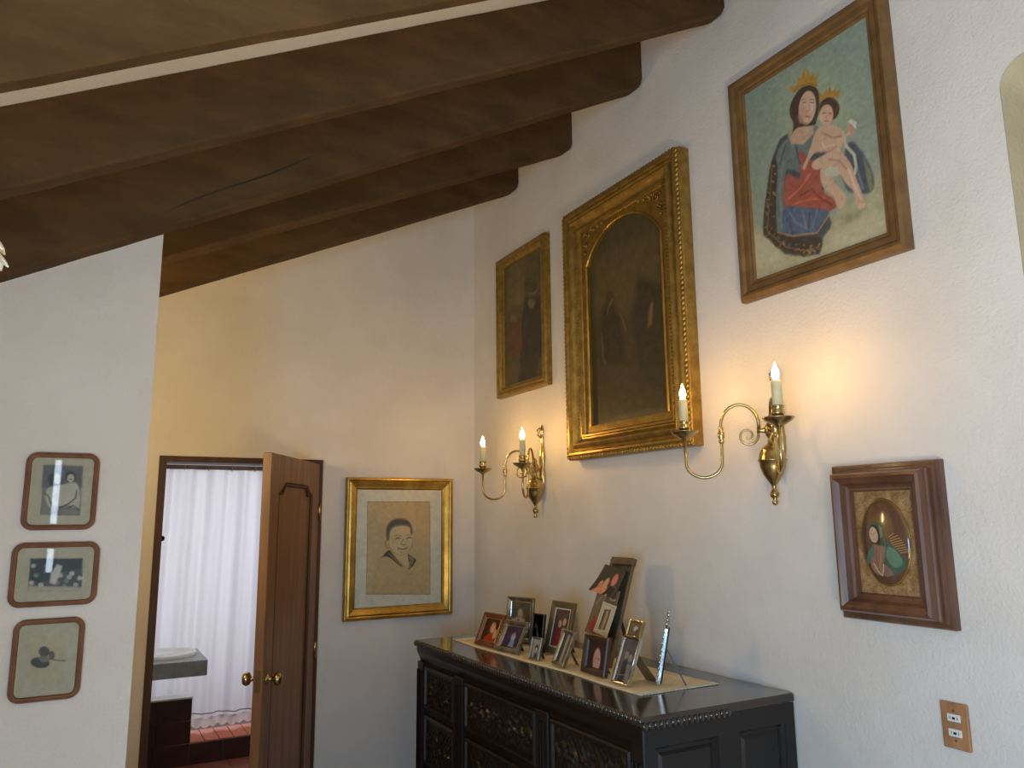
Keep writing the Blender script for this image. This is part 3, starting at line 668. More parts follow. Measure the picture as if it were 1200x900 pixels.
# beams
BEAMS=[(1.5,2.412+.533*(XR+.179),.533,'nearest','thick dark ceiling beam nearest the viewer, white plaster strip beyond it'),
       (2.065,3.649,.53,'second','second dark ceiling beam from the viewer, beyond the white plaster strip'),
       (2.61,3.616,.529,'third','third dark ceiling beam from the viewer, ending above the arched painting'),
       (3.2,3.576,.478,'fourth','fourth dark ceiling beam from the viewer, second from the door wall'),
       (3.775,3.579,.475,'fifth','farthest and lowest looking dark ceiling beam, next to the door wall')]
for bi,(yf,zr,sl,_,lab) in enumerate(BEAMS):
    bm=bmesh.new(); rng=random.Random(bi+3); wdt=(.05,.07,.09,.095,.095)[bi]; rings=[]
    x1=XR-.002; x0=XL+.002; N=40
    for x in [x0+(x1-.06-x0)*i/N for i in range(N+1)]+[x1-.035,x1-.016,x1-.006,x1]:
        zb=zr+sl*(x-XR); zt=max(ceil_z(x)-.002,zb+.12)
        if x1-x<.03: zb+=.028*(1-math.sqrt(max(0,1-((.03-(x1-x))/.03)**2)))          # chamfered end
        w1=math.sin(x*3.1+bi)*.004+rng.uniform(-.0022,.0022); w2=math.sin(x*2.3+bi*2)*.004+rng.uniform(-.0022,.0022)
        e=.008
        pts=[(yf-wdt+w1*.6,zt),(yf-wdt+w1,zb+e+w2),(yf-wdt+w1+e,zb+w2),(yf-e,zb+w2*.5),(yf,zb+e+w2*.5),(yf,zt)]
        rings.append([bm.verts.new((x,p[0],p[1])) for p in pts])
    for a,b in zip(rings,rings[1:]):
        for k in range(6): bm.faces.new((a[k],a[(k+1)%6],b[(k+1)%6],b[k]))
    bm.faces.new(rings[0][::-1]); bm.faces.new(rings[-1])
    bmesh.ops.recalc_face_normals(bm,faces=bm.faces[:])
    me=bpy.data.meshes.new('ceiling_beam'); bm.to_mesh(me); bm.free()
    tag(link('ceiling_beam',me,M['beam']),lab,'beam','rough dark beams under the sloping ceiling')
# the long drying crack on the third beam's face
b3=[o for o in COL.objects if o.name=='ceiling_beam.002'][0]
m=MB(); pts=[]
for t in np.linspace(0,1,14):
    x=.16+.62*t; pts.append((x,2.61-.0915,3.616+.529*(x-XR)+.045+.075*t+.006*math.sin(9*t)))
m.tube(pts,[.0004+.0022*math.sin(PI*t) for t in np.linspace(0,1,14)],5); m.build('crack',M['iron'],b3)

# door surround and door
f=struct(MB().box(DX0,DX0+.035,YB-.018,YB+.15,0,DZ-.03).build('trim_1',M['jamb']))
struct(MB().box(DX1-.035,DX1,YB-.018,YB+.15,0,DZ-.03).build('trim_2',M['jamb']))
struct(MB().box(DX0,DX1,YB-.018,YB+.15,DZ-.03,DZ).build('trim_3',M['jamb']))
k=MB().blob((DX0+.04,YB+.02,1.6),(.012,.012,.014)).build('door_catch',M['iron'],f); k['label']='small dark catch on the left jamb'

dr=bpy.data.objects.new('door_1',None); COL.objects.link(dr); struct(dr)
dr.location=(1.112,YB-.022,.005); TH=math.radians(59.3)
dr.rotation_euler=(0,0,PI+TH)     # local +X runs from hinge to free edge; local +Y faces the room's viewer
DW,DH,DT=.775,1.982,.042
# stiles and rails round one tall shaped panel
m=MB(); st=.115
m.box(0,st,-DT/2,DT/2,0,DH,.003); m.box(DW-st,DW,-DT/2,DT/2,0,DH,.003)
m.box(st-.002,DW-st+.002,-DT/2+.001,DT/2-.001,0,.2,.003); 
m.build('door_stile',M['door'],dr)
# top rail with the curved, eared lower edge
top=[(st-.002,DH),(st-.002,DH-.17)]
for i in range(13):
    t=i/12; x=st+(DW-2*st)*t; e=abs(t-.5)*2
    top.append((x,DH-.17+(.0 if e>.86 else .045*(1 if e<.72 else (.86-e)/.14))))
top+= [(DW-st+.002,DH-.17),(DW-st+.002,DH)]
MB().prism(top,'y',-DT/2+.001,DT/2-.001).build('top_rail',M['door'],dr)
MB().box(st-.01,DW-st+.01,-.008,.008,.19,DH-.12).build('door_panel',M['door'],dr)
m=MB()
for sy in (-1,1):
    y=sy*.013
    ppts=[(st+.006,y,.21),(st+.006,y,DH-.178),(st+.07,y,DH-.178),(st+.1,y,DH-.135),(DW-st-.1,y,DH-.135),(DW-st-.07,y,DH-.178),(DW-st-.006,y,DH-.178),(DW-st-.006,y,.21),(st+.006,y,.21)]
    m.tube(ppts,.009,6)
m.build('panel_moulding',M['jamb'],dr)
KZ=.995
for sy in (-1,1):
    kb=MB().lathe([(.027,0),(.027,.004),(.012,.008),(.010,.022),(.012,.03),(.026,.038),(.030,.05),(.024,.062),(.008,.067)],(0,0,0),16,'y')
    kb.v=[(p[0]+DW-.06,sy*(p[1]+DT/2),p[2]+KZ) for p in kb.v]
    o=kb.build('door_knob',M['brass'],dr,True); o['label']='round brass knob'
o=MB().box(DW-.001,DW+.002,-.012,.012,KZ-.045,KZ+.045).build('latch_plate',M['brass'],dr); o['label']='brass latch plate on the door edge'
for hz in (.25,1.0,1.72):
    MB().lathe([(.006,-.04),(.008,-.04),(.008,.04),(.006,.042)],(-.004,DT/2+.004,hz),10).build('hinge',M['brass'],dr,True)

# ---------------------------------------------------------------- bathroom beyond the door
BX0,BX1,BY1,BZ=.24,2.15,7.25,2.55; SY=6.15
struct(MB().box(BX0-.1,BX1+.1,YB+.08,BY1+.1,-.1,0).build('floor_bathroom',M['grout']))
struct(MB().box(BX0-.1,BX0,YB+.15,BY1,0,BZ).build('wall_bathroom_left',M['plaster']))
struct(MB().box(BX1,BX1+.1,YB+.15,BY1,0,BZ).build('wall_bathroom_right',M['plaster']))
struct(MB().box(BX0-.1,BX1+.1,BY1,BY1+.1,0,BZ).build('wall_bathroom_back',M['plaster']))
struct(MB().box(BX0-.1,BX1+.1,YB+.15,BY1+.1,BZ,BZ+.1).build('ceiling_bathroom',M['plaster']))
fl=bpy.data.objects['floor_bathroom']
def tiles(parent,mat,u0,u1,nu,v0,v1,nv,plane,const,th=.006,gap=.005,name='tile'):
    du=(u1-u0)/nu; dv=(v1-v0)/nv; me=None
    for i in range(nu):
        for j in range(nv):
            if me is None:
                b=MB()
                if plane=='z': b.box(gap/2,du-gap/2,gap/2,dv-gap/2,0,th,.0015)
                elif plane=='y': b.box(gap/2,du-gap/2,-th,0,gap/2,dv-gap/2,.0015)
                else: b.box(0,th,gap/2,du-gap/2,gap/2,dv-gap/2,.0015)
                o=b.build(name,mat,parent); me=o.data
            else:
                o=bpy.data.objects.new(name,me); COL.objects.link(o); o.parent=parent
            o.location={'z':(u0+i*du,v0+j*dv,const),'y':(u0+i*du,const,v0+j*dv),'x':(const,u0+i*du,v0+j*dv)}[plane]
tiles(fl,M['floor_tile'],BX0,1.84,8,5.15,SY-.01,5,'z',0.0)
# shower step and low tiled wall
stp=struct(MB().box(BX0,BX1,SY,BY1,0,.145).build('trim_4',M['grout']))
tiles(stp,M['dark_tile'],.785,1.685,4,.0,.147,1,'y',SY-.0005)
tiles(stp,M['orange_tile'],.785,1.985,12,SY,SY+.34,1,'z',.1455)
lw=struct(MB().box(BX0,.78,SY+.001,SY+.13,.145,.447).build('wall_low_shower',M['grout']))
tiles(lw,M['dark_tile'],.335,.785,2,.0,.45,3,'y',SY-.001)
tiles(lw,M['dark_tile'],SY+.0,SY+.13,1,.15,.45,2,'x',.7805)
MB().box(BX0,.79,SY-.008,SY+.135,.4475,.458).build('cap',M['porcelain'],lw)
# curtain rod and curtain
CY=6.43
t=tag(MB().box(BX0,BX1,CY-.018,CY+.018,2.082,2.114,.004).build('curtain_rod',M['jamb']),'brown wooden rod across the bathroom above the shower curtain','rod')
bm=bmesh.new(); nx,nz=170,44; X0,X1=BX0+.02,1.95; grid=[]
for j in range(nz+1):
    s=j/nz; row=[]
    for i in range(nx+1):
        u=i/nx; x=X0+(X1-X0)*u
        amp=.022+.016*(1-s)
        y=CY+amp*math.sin(u*62+1.5*math.sin(u*9))+.010*math.sin(u*133+s*3)+.006*math.sin(u*27-s*5)
        z=.245+(2.078-.245)*(1-s)
        row.append(bm.verts.new((x,y,z)))
    grid.append(row)
for j in range(nz):
    for i in range(nx): bm.faces.new((grid[j][i],grid[j][i+1],grid[j+1][i+1],grid[j+1][i]))
me=bpy.data.meshes.new('shower_curtain'); bm.to_mesh(me); bm.free()
cu=tag(link('shower_curtain',me,M['curtain'],None,True),'long white pleated shower curtain seen through the open door','curtain')
# hem band and scalloped lace edge
bm=bmesh.new(); nx=240; rows=[]
for j in range(5):
    s=j/4; row=[]
    for i in range(nx+1):
        u=i/nx; x=X0+(X1-X0)*u
        y=CY-.004+.030*math.sin(u*62+1.5*math.sin(u*9))*.8+.008*math.sin(u*133)
        sc=abs(math.sin(u*PI*27)); z=.247-s*(.052+.02*sc)
        row.append(bm.verts.new((x,y-.006*s*sc,z)))
    rows.append(row)
for j in range(4):
    for i in range(nx): bm.faces.new((rows[j][i],rows[j][i+1],rows[j+1][i+1],rows[j+1][i]))
me=bpy.data.meshes.new('lace_hem'); bm.to_mesh(me); bm.free()
link('lace_hem',me,M['hem'],cu,True)['label']='scalloped white lace hem'
m=MB(); pts=[]
for i in range(121):
    u=i/120; pts.append((X0+(X1-X0)*u, CY-.006+.030*math.sin(u*62+1.5*math.sin(u*9))*.8+.008*math.sin(u*133)-.022, .275+.008*math.sin(u*6)))
m.tube(pts,.004,5).build('hem_band',mat_noise('mauve_ribbon',(132,108,110),(150,124,124),20,.8,bstr=0),cu)
for i in range(10):
    m=MB(); ang=[2*PI*k/14 for k in range(15)]
    x=X0+.06+i*(X1-X0-.12)/9
    m.tube([(x,CY+.026*math.cos(a),2.095+.024*math.sin(a)) for a in ang],.0025,5).build('curtain_ring',M['brass'],t)
# washbasin on its stone slab
sk=thing('washbasin_slab','grey stone washstand slab on the bathroom left, round white basin set in it','washstand',(.5,5.9,.69))
MB().box(BX0-.5,.797-.5,5.6-5.9,6.12-5.9,0,.1,.004).build('slab',M['marble'],sk)
rx,ry=.225,.19
def ell(r,h): return [( (rx+r)*math.cos(2*PI*k/32)+.035,(ry+r)*math.sin(2*PI*k/32)-.0,h) for k in range(32)]
vs=[];fs=[]
prof=[(.0,.1),(.004,.118),(-.006,.128),(-.022,.128),(-.034,.118),(-.06,.106),(-.12,.102)]
for r,h in prof: vs+=ell(r,h)
for j in range(len(prof)-1):
    for k in range(32): fs.append((j*32+k,j*32+(k+1)%32,(j+1)*32+(k+1)%32,(j+1)*32+k))
fs.append(tuple((len(prof)-1)*32+k for k in range(32)))
MB().add(vs,fs).build('basin',M['porcelain'],sk,True)['label']='white round basin with raised rim'
MB().lathe([(.022,.102),(.022,.106),(.012,.107)],(.035,0,0),14).build('drain',M['silver'],sk)
MB().tube([(-.12,.17,.12),(-.12,.17,.2),(-.1,.13,.225),(-.06,.06,.215)],.011,8).build('tap',M['silver'],sk,True)

# ---------------------------------------------------------------- pictures on the walls
def hang(name,label,cat,wall,c,z,group=None):
    """wall 'R': c is y of the centre; 'B','P': c is x of the centre; z = bottom"""
    if wall=='R': return thing(name,label,cat,(XR-.001,c,z),(0,0,-PI/2),group)
    return thing(name,label,cat,(c,(YB if wall=='B' else PY)-.001,z),(0,0,0),group)

# 1. crowned mother and child
g=hang('framed_painting','oil painting of crowned woman holding crowned child, wide bronzed frame, top right','painting','R',(1.318+1.983)/2,2.452)
W_,H_=.665,.87
moulding('frame',W_,H_,[(0,0),(0,.022),(.006,.034),(.016,.040),(.026,.038),(.034,.030),(.052,.028),(.060,.024),(.066,.024),(.074,.014)],M['bronze'],g)
painting('picture',.53,.745,.062,.016,230,MADONNA_ART,(134,152,136),1.7,M['canvas'],g,grad=(152,156,130),wash=(150,146,126,.17),noise=5)
MB().box(-W_/2+.03,W_/2-.03,-.012,-.002,.03,H_-.03).build('backing',M['black_velvet'],g)

# 2. arched dark painting in a heavy gilt frame
g=hang('framed_painting','large dark arched oil painting in heavy carved gilt frame, centre of the picture wall','painting','R',2.683,1.953)
W_,H_=.87,1.235
prof=[(0,0),(0,.05),(.010,.066),(.022,.074),(.032,.072),(.038,.060),(.050,.055),(.056,.068),(.066,.074),(.076,.070),(.082,.058),(.094,.046),(.100,.046),(.104,.054),(.112,.054),(.116,.040),(.120,.034)]
moulding('frame',W_,H_,prof,M['oldgold'],g)
# arched slip inside the rails
def arch_pts(hw,z0,zs,rise,n=20):
    pts=[(-hw,z0),(-hw,zs)]
    R=(hw*hw+rise*rise)/(2*rise); cz=zs+rise-R; a=math.asin(min(1,hw/R))
    pts+=[(R*math.sin(-a+2*a*k/n), cz+R*math.cos(-a+2*a*k/n)) for k in range(1,n)]
    return pts+[(hw,zs),(hw,z0)]
IW,IZ0,IZ1=W_/2-.118,.118,H_-.118
HW=.278; AZ0,AZS,AR=.152,.93,.16
inner=arch_pts(HW,AZ0,AZS,AR); n=len(inner)
outer=[]
for i,(x,z) in enumerate(inner):
    if i==0: outer.append((-IW,IZ0))
    elif i==n-1: outer.append((IW,IZ0))
    elif i==1: outer.append((-IW,z))
    elif i==n-2: outer.append((IW,z))
    else:
        t=(i-1)/(n-3)
        # walk round the upper rectangle from left side over the top to the right side
        per=[(-IW,AZS),(-IW,IZ1),(IW,IZ1),(IW,AZS)]; L=[IZ1-AZS,2*IW,IZ1-AZS]; d=t*sum(L)
        for s_ in range(3):
            if d<=L[s_]+1e-9 or s_==2:
                a,b=per[s_],per[s_+1]; q=min(1,d/L[s_]); outer.append((a[0]+(b[0]-a[0])*q,a[1]+(b[1]-a[1])*q)); break
            d-=L[s_]
m=MB(); vs=[(x,-.034,z) for x,z in outer]+[(x,-.030,z) for x,z in inner]+[(x,-.012,z) for x,z in inner]
fs=[(i,(i+1)%n,n+(i+1)%n,n+i) for i in range(n)]+[(n+i,n+(i+1)%n,2*n+(i+1)%n,2*n+i) for i in range(n)]
m.add(vs,fs); sp=m.build('arched_slip',M['oldgold'],g)
# raised bead round the arch, scroll carving in the spandrels
MB().tube([(x,-.033,z) for x,z in inner],.006,6).build('arch_bead',M['gold'],sp)
m=MB()
for sx in (-1,1):
    for (cx,cz,r) in ((.262,1.085,.026),(.215,1.098,.019),(.175,1.104,.014),(.280,1.035,.018),(.288,1.0,.012),(.14,1.108,.010)):
        pts=[]
        for k in range(22):
            a=k*.55; rr=r*(1-k/24); pts.append((sx*(cx+rr*math.cos(a)),-.036-.002*(k/22),cz+rr*math.sin(a)))
        m.tube(pts,[.0045*(1-k/30) for k in range(22)],5)
        m.blob((sx*cx,-.038,cz),(.006,.006,.006),6,4)
m.build('spandrel_carving',M['oldgold'],sp,True)['kind']='stuff'
painting('picture',.60,1.0,.125,.014,130,ARCH_ART,(62,54,34),2.0,M['canvas'],g,x0=-.30,grad=(52,44,28),noise=3,gain=1.28,wash=(66,57,36,.25))
# carved rope edge
m=MB()
def rope(m,a,b,step,r,tilt,out):
    a=Vector(a);b=Vector(b);d=b-a;n_=max(1,int(d.length/step));u=d.normalized()
    ang=math.atan2(u.z,u.x)
    for i in range(n_):
        p=a+d*((i+.5)/n_)
        R_=Matrix.Rotation(-(ang)+tilt,3,'Y'); m.blob(p,(r*1.5,r*.8,r*.8),6,4,R_)
for (a,b) in (((-W_/2+.008,-.062,.008),(W_/2-.008,-.062,.008)),((W_/2-.008,-.062,.008),(W_/2-.008,-.062,H_-.008)),((W_/2-.008,-.062,H_-.008),(-W_/2+.008,-.062,H_-.008)),((-W_/2+.008,-.062,H_-.008),(-W_/2+.008,-.062,.008))):
    rope(m,a,b,.021,.011,.6,1)
o=m.build('rope_carving',M['oldgold'],g,True); o['kind']='stuff'
m=MB()
for x in (-W_/2+.098,W_/2-.098):
    for i in range(62): 
        m.blob((x,-.05,.12+i*.0162),(.006,.006,.0075),6,4)
m.build('bead_carving',M['oldgold'],g,True)['kind']='stuff'

# 3. small dark oil
g=hang('framed_painting','small dark oil painting with faint figures, plain gilt frame left of arched painting','painting','R',3.622,2.366)
W_,H_=.556,.83
moulding('frame',W_,H_,[(0,0),(0,.03),(.006,.040),(.014,.042),(.018,.034),(.026,.032),(.032,.038),(.040,.038),(.046,.026),(.054,.022),(.060,.022),(.064,.010)],M['oldgold'],g)
painting('picture',.44,.715,.058,.012,90,DARK_ART,(76,67,42),2.6,M['canvas'],g,noise=4,gain=1.15,wash=(84,74,46,.3))
MB().box(-W_/2+.02,W_/2-.02,-.010,-.002,.02,H_-.02).build('backing',M['black_velvet'],g)

# 4. veiled woman on an oval, deep walnut frame
g=hang('framed_relief','small oval picture of veiled woman in green, deep stepped walnut frame above outlet','painting','R',1.476,1.372)
W_,H_=.352,.46
moulding('backing_frame',W_,H_,[(0,0),(0,.022),(.004,.028),(.012,.028),(.016,.034),(.030,.034),(.040,.034)],M['walnut'],g)
m=MB(); w2,h2=W_-.052,H_-.052
moulding('x',w2,h2,[(0,.02),(0,.036),(-.004,.040),(-.004,.048),(0,.052),(0,.064),(.005,.074),(.014,.078),(.020,.072),(.030,.066),(.038,.050),(.046,.046),(.052,.046),(.056,.036)],None,None,mb=m)
m.v=[(p[0],p[1],p[2]+.026) for p in m.v]; m.build('inner_frame',M['walnut'],g)
GUILT=[]
painting('gilt_ground',.196,.304,.078,.034,70,[],(146,112,70),1,M['canvas'],g,noise=12)
ow,oh=.156,.246; oz=.107
# oval glazed picture, slightly domed
sc=.18/ow
def remap(art):   # VEIL_ART is laid over the 0.180 x 0.246 opening
    out=[]
    for kd,c,s_,wd,pts in art:
        out.append((kd,c,s_,wd,[((x-500)*sc+500, (y-683)*sc+500*oh/ow) for x,y in pts]))
    return out
ov=painting('oval_picture',ow,oh,oz,.037,150,remap(VEIL_ART)[1:],(84,52,34),1.9,M['enamel'],g,bulge=.014,noise=2,wash=(120,98,76,.28),mask=lambda u,v:((u-.5)**2+(v-.5)**2)<.2499)
ring=[(ow/2*math.cos(2*PI*k/40),-.037,oz+oh/2+oh/2*math.sin(2*PI*k/40)) for k in range(41)]
MB().tube(ring,.0028,6).build('oval_rim',M['oldgold'],ov,True)

# 5. drawing of a child in a gold frame
g=hang('framed_drawing','pencil drawing of a small boy in a sailor collar, bright gold frame beside the door','picture','B',1.6115,1.136)
W_,H_=.653,.782
moulding('frame',W_,H_,[(0,0),(0,.024),(.005,.031),(.012,.032),(.017,.026),(.021,.024),(.030,.028),(.052,.020),(.058,.019),(.064,.014),(.067,.008)],M['gold'],g)
painting('drawing',.517,.654,.063,.008,150,BABY_ART,(196,188,164),2.1,M['print'],g,noise=3,gain=1.17)
MB().box(-.26,.26,-.0115,-.0105,.062,.72).build('glass_pane',M['glass'],g)

# 6-8. three small rounded frames on the partition
SM=[('PAIR',-.0570,.186,1.661,.221,'small rounded brown frame with photo of two children, topmost of three',(150,146,124),1.85,(-.133,.026,1.674,1.874)),
    ('SCENE',-.0540,.218,1.450,.177,'small wide rounded brown frame with dark landscape photo, middle of three',(184,172,138),2.6,(-.157,.047,1.456,1.614)),
    ('PLAY',-.0545,.174,1.196,.221,'small rounded brown frame with faded photo of baby in profile, lowest of three',(168,158,128),3.1,(-.134,.027,1.208,1.405))]
for key,cx,w_,z,h_,lab,base,k,(u0,u1,v0,v1) in SM:
    g=hang('framed_photo',lab,'picture','P',cx,z,'three small rounded frames on the partition wall')
    moulding('frame',w_,h_,[(0,0),(0,.008),(.003,.014),(.008,.016),(.0125,.014),(.015,.007)],M['frame_brown'],g,r=.03,n=7)
    painting('print',w_-.022,h_-.022,.011,.005,64,[(kd,c,s_,wd,[((x*(u1-u0)/1000+u0-cx+(w_-.022)/2)/(w_-.022)*1000,((v1-y*(u1-u0)/1000)*-1+(z+h_-.011))/(w_-.022)*1000) for x,y in pts]) for kd,c,s_,wd,pts in globals()[key+'_ART']],(176,168,138),k*.9,M['print'],g,noise=3,
       mask=lambda u,v:(np.clip(abs(u-.5)-.40,0,1)**2+np.clip(abs(v-.5)-.40,0,1)**2)<.0098)
    MB().box(-w_/2+.022,w_/2-.022,-.0080,-.0072,.018,h_-.018).build('glass_pane',M['glass'],g)
    MB().box(-w_/2+.012,w_/2-.012,-.004,-.001,.012,h_-.012).build('backing',M['tan_mat'],g)

# ---------------------------------------------------------------- outlet
g=hang('wall_outlet','light wood wall plate with two white sockets, low on right wall','outlet','R',1.34,1.064)
MB().box(-.037,.037,-.010,0,0,.118,.002).build('plate',M['outlet_wood'],g)
for z in (.032,.070):
    s=MB().box(-.018,.018,-.0125,-.009,z,z+.019,.0012).build('socket',M['white_plastic'],g)
    MB().box(-.004,.004,-.0132,-.0124,z+.006,z+.012).build('socket_hole',M['black'],s)
    for x in (-.011,.009): MB().box(x,x+.0022,-.0131,-.0124,z+.006,z+.013).build('socket_slot',mat_noise('slot_grey',(120,116,108),(130,126,118),4,bstr=0),s)
for z in (.022,.098): MB().lathe([(.003,-.0112),(.003,-.009)],(0,0,z),8,'y').build('screw',M['brass'],g)

# ---------------------------------------------------------------- wall sconces
def arc(cx,cz,r,a0,a1,n,rz=None):
    rz=rz or r
    return [(cx+r*math.cos(math.radians(a0+(a1-a0)*i/n)), cz+rz*math.sin(math.radians(a0+(a1-a0)*i/n))) for i in range(n+1)]
def sconce(label,y,z0):
    """z0 = height of the ball; local -Y points into the room"""
    root=thing('wall_sconce',label,'lamp',(XR-.001,y,z0),(0,0,-PI/2),'pair of two-armed brass wall sconces')
    OFF=.05
    # tall vase-shaped wall plate
    m=MB()
    prof=[(.004,-.02),(.014,.0),(.022,.04),(.024,.08),(.018,.115),(.022,.14),(.024,.17),(.018,.2),(.012,.235),(.011,.25),(.016,.262),(.010,.275),(.013,.292),(.016,.302),(.010,.318),(.003,.332)]
    m.lathe(prof,(0,-.006,0),14); m.v=[(p[0],min(p[1]*.7,0.0),p[2]) for p in m.v]
    m.build('wall_plate',M['brass'],root,True)
    MB().tube([(0,-.006,.09),(0,-OFF,.108)],.008,8).build('bracket',M['brass'],root,True)
    MB().tube([(0,-.008,.26),(0,-.03,.28),(0,-.034,.302),(0,-.02,.316),(0,-.008,.308)],.004,6).build('hanging_loop',M['brass'],root,True)
    body=[(.004,-.150),(.009,-.146),(.010,-.138),(.006,-.130),(.014,-.120),(.016,-.112),(.010,-.102),(.007,-.092),(.009,-.082),(.020,-.068),(.034,-.046),(.042,-.022),(.045,-.003),(.049,0),(.049,.003),(.045,.006),(.042,.024),(.033,.042),(.020,.054),(.011,.060),(.013,.068),(.009,.076),(.016,.086),(.020,.098),(.020,.114),(.014,.124),(.008,.132),(.012,.142),(.006,.152),(.002,.158)]
    MB().lathe(body,(0,-OFF,0),20).build('ball_body',M['brass'],root,True)
    for s in (1,-1):
        phi=math.radians(47.5); 
        # direction in local frame: world (-cos, +-sin) -> local (-/+ sin, -cos)
        d=(-s*math.sin(phi),-math.cos(phi))
        def P(r,z): return (d[0]*r,-OFF+d[1]*r,z)
        top=[(.014,.105),(.030,.106)]
        path=[(.012,.104),(.036,.104)]
        over=arc(.100,.124,.064,0,180,12,.074)        # from r=.164 back over to r=.036
        over=over[::-1]
        down=[(.164,.124),(.164,.06),(.165,.0)]
        bowl=arc(.2265,.0,.0615,180,360,12,.052)
        up=[(.288,.0),(.289,.085)]
        pts=[(.036,.104)]+over[1:]+down[1:]+bowl[1:]+up[1:]
        a=MB().tube([P(r,z) for r,z in pts],.0056,8).build('arm',M['brass'],root,True)
        MB().tube([P(.012,.104),P(.02,.104),P(.03,.104),P(.044,.104)],[.006,.010,.007,.011],8).build('arm_collar',M['brass'],a,True)
        sp=[(.036,.118),(.0365,.106)]
        for k in range(26):
            t=k/25; an=math.radians(165+t*520); rr=.036*(1-.80*t); sp.append((.075+rr*math.cos(an),.088+rr*math.sin(an)))
        MB().tube([P(r,z) for r,z in sp],[.0050*(1-.4*k/len(sp)) for k in range(len(sp))],7).build('scroll',M['brass'],a,True)
        cx=P(.164,.094)
        MB().lathe([(.006,-.030),(.010,-.026),(.010,-.020),(.007,-.016),(.012,-.008),(.0125,0),(.012,.008),(.007,.014),(.010,.020),(.008,.028)],cx,12).build('knuckle',M['brass'],a,True)
        c=P(.289,0)
        MB().lathe([(.006,.078),(.010,.084),(.016,.088),(.038,.100),(.048,.110),(.049,.1125),(.046,.1125),(.034,.105),(.014,.101)],(c[0],c[1],0),20).build('drip_pan',M['brass'],a,True)
        MB().lathe([(.012,.100),(.014,.106),(.011,.112),(.019,.120),(.021,.128),(.017,.136),(.018,.143),(.021,.147),(.018,.149)],(c[0],c[1],0),14).build('candle_cup',M['brass'],a,True)
        MB().lathe([(.0155,.148),(.0155,.224),(.012,.228),(.008,.229)],(c[0],c[1],0),14).build('candle_sleeve',M['cream'],a,True)
        bu=MB().lathe([(.006,.228),(.008,.234),(.0115,.243),(.0112,.253),(.007,.266),(.0025,.277),(.0006,.284)],(c[0],c[1],0),10).build('bulb',M['bulb'],a,True)
        bu['label']='small lit flame-shaped bulb'
    return root
sconce('two-armed brass wall sconce with lit candle bulbs right of the arched painting',1.866,1.866)
sconce('two-armed brass wall sconce with lit candle bulbs between gold-framed drawing and arched painting',3.452,1.833)

# ---------------------------------------------------------------- hanging ornament at the left edge
g=thing('hanging_ornament','pale petal ornament on a dark stem hanging at the left edge below the beams','ornament',(-.174,1.45,2.085))
MB().tube([(0,0,.0),(-.004,0,.1),(-.022,0,.31)],.0025,6).build('stem',M['iron'],g)
MB().lathe([(.003,-.022),(.010,-.016),(.013,-.006),(.010,.004),(.005,.010)],(0,0,0),12).build('finial',M['iron'],g,True)
for ring_,(zz,rr,n_) in enumerate(((.022,.034,8),(.046,.028,7))):
    for k_ in range(n_):
        a=2*PI*k_/n_+ring_*.4
        R_=Matrix.Rotation(a,3,'Z')@Matrix.Rotation(.9,3,'Y')
        MB().blob((rr*math.cos(a)*.8,rr*math.sin(a)*.8,zz),(.019,.011,.004),6,5,R_).build('petal',M['pale_shell'],g)

# ---------------------------------------------------------------- carved chest
CX0,CX1,CY0,CY1,CZ=1.452,2.085,1.878,3.62,1.11
ch=thing('carved_chest','tall dark carved chest of drawers with polished top against the picture wall','chest',((CX0+CX1)/2,(CY0+CY1)/2,0))
def L(o): o.location=(-(CX0+CX1)/2,-(CY0+CY1)/2,0); return o
# carcass: core, plinth
core=MB(); core.box(CX0+.03,CX1,CY0+.022,CY1-.02,.06,1.078); core.box(CX0+.012,CX1,CY0+.01,CY1-.01,.0,.10,.004)
L(core.build('carcass',M['darkwood'],ch))
L(MB().box(CX0,CX1,CY0,CY1,1.080,1.110,.006).build('top',M['darktop'],ch))
# frieze under the top, cavetto
m=MB(); m.prism([(CX0+.03,1.01),(CX0+.024,1.03),(CX0+.012,1.055),(CX0+.008,1.08),(CX0+.05,1.08),(CX0+.05,1.01)],'y',CY0+.014,CY1-.008)
L(m.build('frieze',M['darkwood'],ch))
# gadrooned (rope) edge along front and near end
m=MB(); n_=int((CY1-CY0)/.0205)
for i in range(n_):
    y=CY0+(i+.5)*(CY1-CY0)/n_; m.blob((CX0+.002,y,1.096),(.0085,.0115,.0160),7,5,Matrix.Rotation(.6,3,'X'))
L(m.build('rope_edge',M['darktop'],ch,True))['kind']='stuff'
m=MB(); n_=int((CX1-CX0)*.55/.0205)
for i in range(n_):
    x=CX0+.015+i*.0215; m.blob((x,CY0-.001,1.084),(.0125,.007,.0135),7,5,Matrix.Rotation(-.5,3,'Y'))
L(m.build('end_rope_edge',M['darktop'],ch,True))['kind']='stuff'
# pilasters dividing the front
for y0,y1 in ((CY0+.006,CY0+.07),(2.415,2.50),(3.105,3.195),(CY1-.075,CY1-.012)):
    m=MB(); m.box(CX0+.012,CX0+.04,y0,y1,.10,1.079 if y0<1.9 else 1.015,.004)
    yc=(y0+y1)/2
    for dy in (-.018,0,.018): m.tube([(CX0+.010,yc+dy,.14),(CX0+.010,yc+dy,.98)],.006,6)
    L(m.build('pilaster',M['darkwood'],ch))
